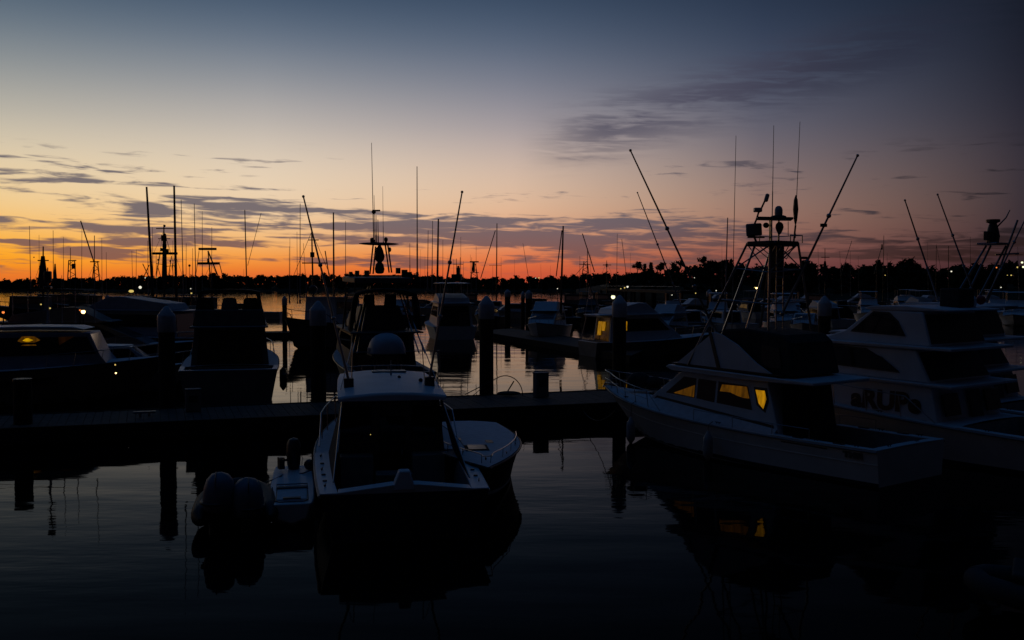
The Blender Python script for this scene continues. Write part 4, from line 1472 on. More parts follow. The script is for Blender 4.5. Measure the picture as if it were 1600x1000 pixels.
# left: low cruiser with a yellow lit porthole, its bow to the right
p = on(-70, 640, 0)
lc, lh, lzt = cruiser('cabin_cruiser', 'dark low cruiser at the left edge with a yellow lit cabin window', (on(-60, 610, 0).x, 45.5), R(-78), 12.4, 4.3, 1.5, 2.1, fly=False, group='boats moored beyond the main dock', house=(.16, .79), hh=1.75, rails=5, boot=HULLB, k1=.90, k2=.96, cab=mat('pearl_blue_gelcoat', (.20, .26, .35)), hull=HULLG)
g = at(20, 533, 43.0)
gl = local(lc, g)
for py, hh_, wpx in ((532, 9, 20), (540, 3, 24)):
    a = local(lc, at(20 - wpx / 2, py - hh_ / 2, 43.0))
    b = local(lc, at(20 + wpx / 2, py + hh_ / 2, 43.0))
hwl = 4.3 * .40
yA, yB = gl.y - .36, gl.y + .36
wf = lambda y, z: hwl - .035 * max(0, y - 12.4 * .16) - .09 * (z - (lh.z(12.4 * .16) - .35))
MB().slab([(yA - .1, 2.93), (yA + .1, 3.14), (yB - .1, 3.14), (yB + .15, 2.96), (yB - .1, 2.86), (yA + .1, 2.86)], wf, .016, .028, 1).build('lit_curtain', LITDIM, lc, smooth=False)
MB().slab([(yA + .12, 2.95), (yA + .25, 3.05), (yB - .35, 3.06), (yB - .15, 2.97), (yB - .3, 2.91), (yA + .25, 2.91)], wf, .02, .036, 1).build('cabin_lamp', LITY, lc, smooth=False)
MB().slab([(yA + .05, 2.72), (yA + .12, 2.77), (yB - .05, 2.77), (yB, 2.72)], wf, .016, .030, 1).build('lit_curtain', LITDIM, lc, smooth=False)
LITFAINT = glow('faint_lit_curtain', lin((90, 50, 8)), 0.10, var=0.7, scale=3)
MB().slab([(yB + .9, 3.10), (yB + 1.6, 3.12), (yB + .95, 2.72)], wf, .016, .028, 1).build('lit_curtain', LITFAINT, lc, smooth=False)
for px, yt, r in ((75, 418, .05), (97, 430, .02), (148, 402, .02), (118, 440, .02)):
    whip(lc, local(lc, at(px, 505, 46.5)), local(lc, at(px - .5, yt, 46.5)), r)
for y0, y1 in ((4.2, 5.9), (6.3, 7.6)):
    MB().slab([(y0, .95), (y0 + .1, 1.25), (y1 + .2, 1.30), (y1 - .3, .98)], lambda y, z: lh.wall(y, .72).x, -.1, .02, 1).build('hull_window', GLASS, lc, smooth=False)
for q in ((181, 583), (180, 570)):
    MB().ball(local(lc, at(*q, 44.2)), .035, 8, 6).build('hull_lamp', L_WARM if q[1] > 575 else L_YEL, lc)
MB().solid([(2.6, 3.45), (2.6, 3.52), (6.2, 3.60), (8.3, 3.56), (8.8, 3.44)], lambda y, z: 1.45 - .03 * max(0, y - 4)).build('roof_cap', GEL, lc, bevel=.05)
MB().tube([(-1.3, 3.4, 3.4), (-1.2, 3.0, 4.3), (1.2, 3.0, 4.3), (1.3, 3.4, 3.4)], .06, 8).build('radar_arch', GEL, lc)
MB().box(local(lc, at(75, 432, 46.5)), (.3, .3, .5)).build('radar_reflector', BLACKM, lc, bevel=.05)
MB().box(local(lc, at(75, 450, 46.5)), (.5, .3, .16)).build('radar_scanner', BLACKM, lc, bevel=.05)

# white raised-bow yacht behind it
p = at(235, 500, 66)
dy, dh, dz = cruiser('motor_yacht', 'blue-white yacht with sloping front and dark window band in front of the twin-pole trawler', (p.x + 3.4, p.y + 1), R(84), 13.0, 4.4, 2.0, 2.9, fly=True, hard=False, group='boats moored beyond the main dock', house=(.10, .86), hh=1.7, rails=3, boot=HULLB, cab=mat('pearl_blue_gelcoat', (.20, .26, .35), .4), hull=HULLG)
for px, py, sx in ((205, 455, .22), (219, 449, .12)):
    q = local(dy, at(px, py, 63.0))
    MB().ball(q, .10, 8, 6, (1.0, sx * 8, .9)).build('deck_lamp', L_YEL if sx > .2 else L_WHITE, dy)
p = at(70, 500, 62)
cruiser('cabin_cruiser', 'long dark cruiser with hardtop behind the low cruiser at the left edge', (p.x - 4, p.y), R(-84), 14, 4.2, 1.5, 2.0, fly=True, hull=HULLB, cab=HULLG, canvas=True, group='boats moored beyond the main dock', house=(.12, .75), hh=1.6)
# small boats seen between
p = at(40, 560, 49.5)
cruiser('cabin_cruiser', 'small white boat with raked bow tucked beside the pile on the left', (p.x, p.y), R(-74), 8.0, 2.9, 1.0, 1.5, fly=False, group='boats moored beyond the main dock', rails=4)


# ------------------------------------------------------------------ bow of the small boat right of the centre boat
def bow_boat():
    tip = on(763, 731, 1.18)
    ang = R(180 + 6.5)
    hv = Vector((-math.sin(ang), math.cos(ang), 0))
    L = 9.2
    s = tip - hv * L
    root = thing('open_boat', 'small white open boat with its bow towards us, right of the centre boat', 'boat', (s.x, s.y, 0), ang)
    H = Hull(L, 2.75, 0.98, 1.2, .4, .8, full=.40, pw=1.9, stern=.80, zp=1.4)
    H.shell(root, HULLB, HULLW)
    H.deck(root, GELD, 0.0)
    H.rub(root, BLACKM, .03)
    H.rail(root, STEEL, 3.6, .24, .12, .012, -.1, 5)
    h = MB().box((.05, 6.3, 1.17), (.62, .9, .05)).build('deck_hatch', mat('hatch_teak', (0.07, 0.045, 0.035), .8, spec=.1), root, bevel=.02)
    MB().box((.05, 6.3, 1.20), (.46, .7, .02)).build('pane', VINYL, h)
    cleats(root, [((0, 8.5, 1.25), R(90), 1.1)] + [((sd * (H.b(y) - .14), y, H.z(y) + .03), R(90), .8) for y in (4.2, 5.4, 7.2) for sd in (1, -1)])
    MB().box((.5, 4.4, 1.12), (.3, .4, .03)).build('deck_plate', BLACKM, root)
    MB().box((-.4, 5.0, 1.13), (.2, .5, .03)).build('deck_plate', BLACKM, root)
    return root


bow_boat()


# ------------------------------------------------------------------ dinghy with twin covered outboards
def dinghy():
    s = on(368, 829, 0)
    ang = R(14)
    root = thing('inflatable_dinghy', 'black inflatable dinghy seen from behind under two grey hooded outboards', 'dinghy', (s.x, s.y, 0), ang)
    tb = MB()
    for sd in (1, -1):
        pts = [(sd * .74, -.35, .34), (sd * .74, -.12, .36), (sd * .74, .3, .38), (sd * .72, 1.3, .40), (sd * .60, 1.9, .44), (sd * .35, 2.4, .48), (0, 2.6, .50)]
        rr = [.05, .20, .23, .23, .23, .22, .21]
        rings = []
        P_ = [Vector(p) for p in pts]
        for i, p in enumerate(P_):
            d = (P_[min(i + 1, 6)] - P_[max(i - 1, 0)]).normalized()
            u = d.cross(Vector((0, 0, 1))).normalized()
            w = d.cross(u)
            rings.append([p + (u * math.cos(2 * math.pi * j / 12) + w * math.sin(2 * math.pi * j / 12)) * rr[i] for j in range(12)])
        tb.loft(rings)
    tb.build('tube', RUBBER, root)
    MB().box((0, 1.1, .18), (1.2, 2.1, .12)).build('floor', BLACKM, root)
    MB().box((0, .12, .40), (1.25, .08, .62)).build('transom', BLACKM, root)
    for x, y, dz, tl in ((-.40, -.16, .08, R(4)), (.30, -.20, -.06, R(-2))):
        m = Matrix.Rotation(tl, 4, 'Y')
        prof = [(.20, .38), (.31, .48), (.345, .68), (.335, .92), (.29, 1.10), (.19, 1.22), (.06, 1.27), (.005, 1.275)]
        rings = []
        for r, z in prof:
            ring = []
            for j in range(20):
                a = 2 * math.pi * j / 20
                cx, cy = math.cos(a), math.sin(a)
                ring.append(m @ Vector((r * math.copysign(abs(cx) ** .8, cx), r * 1.25 * math.copysign(abs(cy) ** .8, cy) + (z - .4) * .05, z + dz)) + Vector((x, y, 0)))
            rings.append(ring)
        eng = MB().loft(rings).build('outboard_cowl', COVER, root, ang=60)
        MB().lathe([(.17, -.5), (.16, .1), (.2, .46)], (x, y, dz), 12).build('outboard_leg', BLACKM, eng)
        MB().lathe([(.335, .60), (.352, .62), (.352, .65), (.335, .67)], (x, y, dz), 20, Matrix.Diagonal((1, 1.25, 1, 1))).build('cowl_seam', BLACKM, eng)
        MB().box((x, y + .36, dz + .42), (.34, .16, .4)).build('clamp_bracket', BLACKM, eng, bevel=.02)
        MB().tube([(x, y - .40, dz + 1.0), (x, y - .33, dz + 1.2), (x, y, dz + 1.285), (x, y + .33, dz + 1.2)], .012, 6).build('hood_strap', BLACKM, eng)
    return root


dinghy()


def tender():
    s = on(456, 806, .28)
    ang = R(12)
    root = thing('tender', 'tiny white pram-bowed tender with a black outboard beside the centre boat', 'tender', (s.x, s.y, 0), ang)
    # the near end is the blunt bow
    secs = []
    for y, hw_, zs, zk in ((0, .40, .50, .10), (.12, .47, .50, .02), (.6, .52, .50, -.08), (1.8, .54, .54, -.12), (3.8, .50, .58, -.1), (4.3, .46, .60, -.02)):
        secs.append([Vector((-hw_, y, zs)), Vector((-hw_ * .96, y, zs + .05)), Vector((hw_ * .96, y, zs + .05)), Vector((hw_, y, zs)), Vector((hw_ * .82, y, zk + .12)), Vector((0, y, zk)), Vector((-hw_ * .82, y, zk + .12))])
    MB().loft(secs).build('hull', GEL, root, bevel=.02)
    MB().box((0, 1.0, .565), (.70, 1.3, .05)).build('deck_lid', GELD, root, bevel=.02)
    tr = MB()
    tr.tube([(-.36, 1.35, .57), (-.36, .30, .57), (-.28, .16, .57), (.28, .16, .57), (.36, .30, .57), (.36, 1.35, .57)], .014, 6)
    tr.box((0, .42, .60), (.40, .14, .03))
    tr.build('deck_trim', BLACKM, root)
    MB().tube([(-.36, 1.45, .56), (-.36, 1.45, .72), (.36, 1.45, .72), (.36, 1.45, .56)], .02, 8).build('grab_rail', STEEL, root)
    MB().box((0, 1.62, .60), (.72, .22, .06)).build('bench', DARKCAB, root, bevel=.02)
    MB().tube([(-.44, 1.1, .56), (-.45, 1.1, .74)], .012, 6).build('rowlock', STEEL, root)
    e = MB()
    rings = []
    for z, wx, wy in ((.55, .12, .13), (.75, .17, .20), (1.05, .19, .26), (1.30, .18, .25), (1.42, .12, .16), (1.46, .02, .03)):
        rings.append([Vector((wx * math.cos(a) + .02, wy * math.sin(a) + 3.95, z)) for a in [2 * math.pi * j / 16 for j in range(16)]])
    e.loft(rings)
    eng = e.build('outboard_cowl', BLACKM, root)
    l = MB()
    l.tube([(.02, 4.1, .7), (.02, 4.4, .2), (.02, 4.5, -.3)], .08, 8)
    l.tube([(-.02, 3.8, .9), (-.30, 3.3, .98)], .035, 6)
    l.box((-.30, 3.7, .84), (.14, .2, .30), rz=.3)
    l.ball((.42, 3.8, .76), .14, 8, 6)
    l.build('outboard_leg', BLACKM, eng)
    w = s
    return root


tend = tender()
rope('dark line from the tender to the hooded outboard', on(442, 742, .62), on(372, 756, .85), .1, .016)
rope('taut dark line from the tender to the dinghy floor', on(440, 744, .62), on(400, 766, .55), .05, .018)
rope('dark line from the tender up to the centre boat', on(468, 740, .62), on(506, 718, 1.0), .08, .018)
rope('loose bow line from the big right boat to the main dock', on(962, 640, 1.45), on(905, 632, .55), .5, .014)
rope('stern line from the centre boat to the pile', on(706, 618, 1.5), on(752, 606, 1.0), .25, .014)

# corner of an inflatable at the lower right edge
s = on(1535, 903, .5)
root = thing('inflatable_dinghy', 'dim grey dinghy nose just showing at the lower right edge', 'dinghy', (s.x, s.y, 0), R(62))
tb = MB()
for sd in (1, -1):
    tb.tube([(0, .12, .48), (sd * .35, -.05, .46), (sd * .62, -.6, .42), (sd * .70, -1.5, .40), (sd * .70, -3.0, .38)], .20, 12)
tb.build('tube', mat('dinghy_grey', (0.055, 0.055, 0.06), .75, spec=.1), root)
MB().box((0, -1.6, .2), (1.1, 2.6, .1)).build('floor', LINER, root)
MB().box((0, -1.2, .66), (1.2, 1.5, .10), rx=R(6)).build('spray_cover', CANVAS, root, bevel=.04)

# ------------------------------------------------------------------ second row
GR2 = 'boats of the second row'


def rowboat(px, pyw, rz, L, B, label, name='cabin_cruiser', **k):
    p = on(px, pyw, 0)
    return cruiser(name, label, (p.x, p.y), R(rz), L, B, group=GR2, **k)


def rigs(root, d, items, zbase=1.6):
    """masts, booms, bars and blocks of a boat, each a part"""
    for it in items:
        k = it[0]
        if k == 'mast':
            _, xt, yt, xb, r = it
            b = at(xb, 500, d)
            b.z = zbase
            tp = at(xt, yt, d)
            o = MB().tube([local(root, b), local(root, tp)], r, 7, r2=r * .6).build('mast', BLACKM, root)
        elif k == 'ant':
            _, xt, yt, xb, r = it
            b = at(xb, 500, d)
            b.z = zbase + 1.0
            whip(root, local(root, b), local(root, at(xt, yt, d)), r)
        elif k == 'boom':
            _, x1, y1, x2, y2, r = it
            MB().tube([local(root, at(x1, y1, d)), local(root, at(x2, y2, d))], r, 6).build('boom', BLACKM, root)
        elif k == 'bar':
            _, x1, y1, x2, y2, r = it
            MB().tube([local(root, at(x1, y1, d)), local(root, at(x2, y2, d))], r, 6).build('crossbar', BLACKM, root)
        elif k == 'block':
            _, x, y, w, h = it
            s = d / F
            MB().box(local(root, at(x, y, d)), (w * s, w * s * .6, h * s)).build('mast_gear', BLACKM, root, bevel=.02)
        elif k == 'dome':
            _, x, y, w = it
            s = d / F
            MB().ball(local(root, at(x, y, d)), w * s / 2, 8, 6).build('radar_dome', BLACKM, root)
        elif k == 'gantry':
            _, x, yt, yb, wt, wb = it
            s = d / F
            mb = MB()
            for sd in (-1, 1):
                mb.tube([local(root, at(x + sd * wb / 2, yb, d)), local(root, at(x + sd * wt / 2, yt, d))], .09, 6)
            n = 6
            for i in range(n):
                u, v = i / n, (i + 1) / n
                a = at(x + (-1 if i % 2 else 1) * (wb + (wt - wb) * u) / 2, yb + (yt - yb) * u, d)
                b = at(x + (1 if i % 2 else -1) * (wb + (wt - wb) * v) / 2, yb + (yt - yb) * v, d)
                mb.tube([local(root, a), local(root, b)], .05, 5)
            mb.build('gantry', BLACKM, root)
        elif k == 'tower':
            _, x, yt, yb, wt, wb = it
            mb = MB()
            mb.prism([local(root, at(x + sx * wb / 2, yb, d + sy)) for sx, sy in ((-1, -.4), (1, -.4), (1, .4), (-1, .4))],
                     [local(root, at(x + sx * wt / 2, yt, d + sy)) for sx, sy in ((-1, -.3), (1, -.3), (1, .3), (-1, .3))])
            mb.build('mast_tower', BLACKM, root)
        elif k == 'stays':
            _, x, y, pts = it
            mb = MB()
            for xb, yb in pts:
                mb.tube([local(root, at(x, y, d)), local(root, at(xb, yb, d))], .02, 4)
            mb.build('stay', BLACKM, root)


def trawler(label, px, pyw, L=14.0, rz=80.0, rig=(), B=None, hull=None, house=(.45, .78), hh=2.1, z0=1.5, z1=2.6, cab=None, group='fishing boats and sailing boats moored far out', name='fishing_trawler', dd=None):
    p = on(px, pyw, 0) if dd is None else at(px, 500, dd)
    d = p.y
    a = R(rz)
    hv = Vector((-math.sin(a), math.cos(a), 0))
    c = Vector((p.x, p.y, 0)) - hv * (L * .5)
    root = thing(name, label, 'boat', c, a, group)
    B = B or L * .30
    H = Hull(L, B, z0, z1, .6, L * .10, n=10, pw=2.4)
    H.shell(root, hull or HULLB)
    H.deck(root, LINER, 0, name='deck')
    H.rub(root, BLACKM, .05)
    ya, yf = L * house[0], L * house[1]
    zb = H.z(ya) - .1
    hw = lambda y, z: B * .34 - .03 * max(0, y - ya) - .03 * (z - zb)
    MB().solid([(ya, zb), (ya, zb + hh), (yf - .1, zb + hh + .1), (yf, zb + hh * .5), (yf + .1, zb)], hw).build('wheelhouse', cab or HULLG, root, bevel=.03)
    win_both(root, 'window', [(ya + .4, zb + hh * .5), (ya + .4, zb + hh * .85), (yf - .4, zb + hh * .88), (yf - .3, zb + hh * .5)], hw, GLASS)
    MB().solid([(ya - .4, zb + hh + .02), (ya - .4, zb + hh + .1), (yf + .3, zb + hh + .2), (yf + .3, zb + hh + .1)], lambda y, z: B * .36).build('roof', cab or HULLG, root)
    H.rail(root, BLACKM, L * .6, .7, .1, .03, 0, 4)
    rigs(root, d, rig, z1)
    return root


# trawler in the orange gap
trawler('trawler with raised bow beside the open orange water, crossbar mast above it', 507, 541, 12.5, 160, B=5.0, hull=HULLG, cab=GEL, house=(.22, .56), hh=2.6, z0=1.7, z1=2.8, rig=[
    ('mast', 487, 358, 490, .10), ('bar', 472, 411, 512, 411, .06), ('bar', 482, 375, 498, 375, .05), ('block', 488, 398, 6, 8), ('ant', 469, 318, 469, .05), ('ant', 474, 380, 480, .03),
    ('boom', 508, 392, 514, 430, .05), ('mast', 521, 332, 522, .10), ('ant', 540, 345, 540, .04), ('dome', 489, 452, 14), ('ant', 453, 372, 453, .03), ('ant', 464, 362, 465, .03), ('stays', 487, 362, [(455, 440), (520, 440)])], group=GR2)
# boxy blue-white houseboat stern
hb, _, hz = rowboat(712, 531, 12, 13, 4.7, 'boxy blue-white houseboat with square windows left of the cone-capped pile', 'houseboat', z0=1.3, z1=1.8, house=(.03, .72), hh=2.3, rails=0, hull=GEL)
MB().box((.85, .28, 1.75), (.95, .1, 2.0)).build('cabin_door', DARKCAB, hb)
P = lambda px, py, Y: local(hb, at(px, py, Y))
rigs(hb, 104, [('mast', 685, 342, 683, .13), ('ant', 669, 360, 668, .05), ('ant', 676, 345, 675, .05), ('ant', 692, 375, 692, .03), ('ant', 720, 370, 720, .025), ('ant', 744, 385, 744, .025)], 4.0)
hj, _, _ = rowboat(868, 526, 168, 11, 3.9, 'white cabin cruiser with sloping windscreen pointing left on the second dock', fly=True, hard=False, z0=1.3, z1=1.9, house=(.2, .8), hh=1.5, rails=4)
rigs(hj, 88, [('mast', 880, 353, 876, .11), ('boom', 878, 360, 869, 432, .05), ('ant', 817, 380, 832, .03)], 3.0)


def lit_boat():
    p = on(985, 558, 0)
    root, H, zt = cruiser('cabin_cruiser', 'blue-white cruiser with glowing yellow aft windows and hoisting tripod behind a pile', (p.x - 3.2, p.y + 1.2), R(-72), 11.5, 4.2, 1.1, 1.7, fly=True, hard=False, group=GR2, house=(.10, .66), hh=2.0, rails=4, hull=HULLG)
    ya = 11.5 * .10
    # glowing cabin windows facing the dock
    zb = H.z(ya) - .35
    hw = lambda y, z: 4.2 * .40 - .035 * max(0, y - ya) - .09 * (z - zb)
    for pts in ([(-.75, 1.55), (-.70, 2.65), (-.1, 2.65), (-.1, 1.6)], [(.05, 1.95), (.05, 2.65), (.62, 2.65), (.60, 1.95)]):
        q0 = [Vector((x, ya + .25 * (z - zb) / (zt - zb) - .07, z)) for x, z in pts]
        w = MB().prism(q0, [v - Vector((0, .03, 0)) for v in q0]).build('lit_window', LITWIN, root, smooth=False)
    for sd in (1, -1):
        for y0, y1, k0, k1 in ((ya + .5, ya + 1.0, 1.8, 2.7), (ya + 1.1, ya + 1.55, 2.0, 2.7)):
            MB().slab([(y0, k0), (y0 + .05, k1), (y1, k1), (y1 - .05, k0)], hw, .016, .032, sd).build('lit_window', LITWIN, root, smooth=False)
    P = lambda px, py, Y: local(root, at(px, py, Y))
    d = 79
    tri = MB()
    for a, b in (((922, 448), (914, 494)), ((922, 448), (926, 490)), ((922, 448), (938, 492)), ((905, 540), (917, 492)), ((940, 540), (938, 492))):
        tri.tube([P(*a, d), P(*b, d)], .035, 6)
    tri.tube([P(914, 494, d), P(944, 494, d)], .06, 6)
    tri.build('hoist_frame', ALU, root)
    return root


lit_boat()

# the crowded right hand side: small pale boats between the big ones
CR = [
    (1072, 522, 150, 11, 3.8, 'white sport boat pointing left just right of the lit boat', dict(fly=True, hard=False)),
    (1125, 512, 165, 10, 3.4, 'pale cruiser directly behind the leaning tower leg', dict(fly=True, hard=True)),
    (1168, 520, 20, 10, 3.4, 'small cabin boat behind the vertical tower pole', dict(fly=False)),
    (1215, 515, 172, 12, 4.0, 'pale flybridge boat seen under the tower platform', dict(fly=True, hard=True)),
    (1262, 522, 160, 9, 3.2, 'low white boat left of the right-hand pile', dict(fly=False)),
    (1318, 512, 12, 11, 3.8, 'pale cruiser right of the right-hand pile', dict(fly=True, hard=False)),
    (1352, 500, 165, 11, 3.8, 'grey cruiser above the hardtop of the lettered yacht', dict(fly=True, hard=True)),
    (1420, 498, 178, 10, 3.4, 'low pale boat above the lettered yacht roof', dict(fly=False)),
    (1470, 496, 15, 12, 4.0, 'pale flybridge boat between the two far-right outriggers', dict(fly=True, hard=True)),
    (1545, 500, 165, 12, 4.0, 'dim cruiser beneath the leaning tower at the far right', dict(fly=True, hard=True)),
    (1592, 505, 150, 13, 4.3, 'pale flybridge roof cut by the right edge of the view', dict(fly=True, hard=True)),
    (1010, 500, 140, 10, 3.6, 'small pale boat in front of the far pier', dict(fly=False)),
    (1100, 486, 80, 10, 3.3, 'distant white boat below the shore trees left of the tower', dict(fly=False)),
    (1160, 484, 95, 11, 3.6, 'distant pale boat seen through the tower legs', dict(fly=True, hard=False)),
    (1240, 484, 85, 10, 3.4, 'distant pale boat right of the tower legs', dict(fly=False)),
    (1300, 483, 100, 11, 3.6, 'distant boat beyond the right-hand pile cap', dict(fly=True, hard=False)),
    (1385, 481, 85, 12, 3.8, 'distant long pale boat above the lettered yacht hardtop', dict(fly=True, hard=False)),
    (1445, 480, 95, 10, 3.4, 'distant small boat left of the white shore lamp', dict(fly=False)),
    (1510, 480, 90, 11, 3.6, 'distant boat beside the yellow lamp on the far right', dict(fly=False)),
    (775, 505, 165, 9, 3.2, 'small dark-hulled boat just right of the houseboat', dict(fly=False, hull=HULLB)),
    (806, 491, 90, 8, 2.8, 'little pale boat between the piles of the second dock', dict(fly=False)),
    (735, 492, 95, 11, 3.6, 'boat with pale rail behind the houseboat roof', dict(fly=True, hard=False)),
    (925, 500, 170, 12, 4.0, 'dark cruiser behind the hoisting tripod', dict(fly=True, hard=True, hull=HULLB, cab=HULLG)),
    (1048, 508, 175, 9, 3.2, 'dark canvas-topped boat left of the lit boat bow', dict(fly=True, hard=True, canvas=True, hull=HULLG)),
    (1095, 518, 10, 9, 3.2, 'pale open boat seen below the leaning tower leg', dict(fly=False, hull=HULLG)),
    (1142, 500, 100, 12, 4.0, 'pale long cruiser lying broadside left of the vertical tower pole', dict(fly=True, hard=False)),
    (1192, 498, 14, 9, 3.2, 'little grey cruiser tucked behind the vertical tower pole', dict(fly=True, hard=True, cab=HULLG)),
    (1232, 500, 168, 11, 3.7, 'white boat with canvas top just left of the right-hand pile', dict(fly=True, hard=True, canvas=True)),
    (1275, 492, 95, 12, 3.9, 'long pale boat lying broadside behind the right-hand pile', dict(fly=True, hard=False)),
    (1332, 490, 20, 9, 3.2, 'small grey boat left of the lettered yacht hardtop', dict(fly=False, cab=HULLG)),
    (1400, 489, 172, 10, 3.5, 'canvas-topped boat peeping over the lettered yacht roof', dict(fly=True, hard=True, canvas=True)),
    (1440, 487, 12, 11, 3.6, 'tall pale flybridge boat right of the lettered yacht roof box', dict(fly=True, hard=True)),
    (1492, 487, 100, 12, 3.9, 'pale cruiser lying broadside under the yellow lamp at far right', dict(fly=True, hard=False)),
    (1530, 484, 165, 10, 3.4, 'grey canvas-topped boat beneath the orange-red lamps', dict(fly=True, hard=True, canvas=True, cab=HULLG)),
    (1575, 488, 15, 11, 3.7, 'pale boat behind the cut-off yacht roof at the right edge', dict(fly=True, hard=True)),
    (650, 503, 160, 10, 3.5, 'dim boat right of the canvas flybridge frame', dict(fly=True, hard=True, canvas=True, hull=HULLG)),
    (575, 500, 20, 9, 3.2, 'dim boat seen through the open canvas flybridge', dict(fly=False, hull=HULLB, cab=HULLG)),
    (893, 508, 15, 9, 3.2, 'dark small boat right of the sloping-windscreen cruiser', dict(fly=False, hull=HULLB, cab=HULLG)),
    (845, 497, 100, 9, 3.0, 'low pale boat behind the sloping-windscreen cruiser', dict(fly=False)),
    (95, 552, -70, 13, 4.2, 'dark flybridge cruiser with canvas top just behind the lit low cruiser', dict(fly=True, hard=True, canvas=True, hull=HULLB, cab=DARKCAB)),
    (20, 528, -80, 14, 4.4, 'dark tall hardtop cruiser at the left edge behind the orange lamp', dict(fly=True, hard=True, hull=HULLB, cab=HULLG)),
    (292, 535, 12, 12, 4.0, 'dim flybridge cruiser between the capped pile and the left stern', dict(fly=True, hard=True, canvas=True, hull=HULLG, cab=DARKCAB)),
]
for px, py, rz, L, B, lb, kw in CR:
    rowboat(px, py, rz, L, B, lb, rails=3, **kw)

# outrigger of the boat behind the tower boat bow
p = on(1072, 522, 0)
ob = [o for o in bpy.data.objects if o.get('label') == 'white sport boat pointing left just right of the lit boat'][0]
rigger(ob, local(ob, at(1078, 512, p.y - 1)), local(ob, at(996, 301, p.y - 2)), .085)

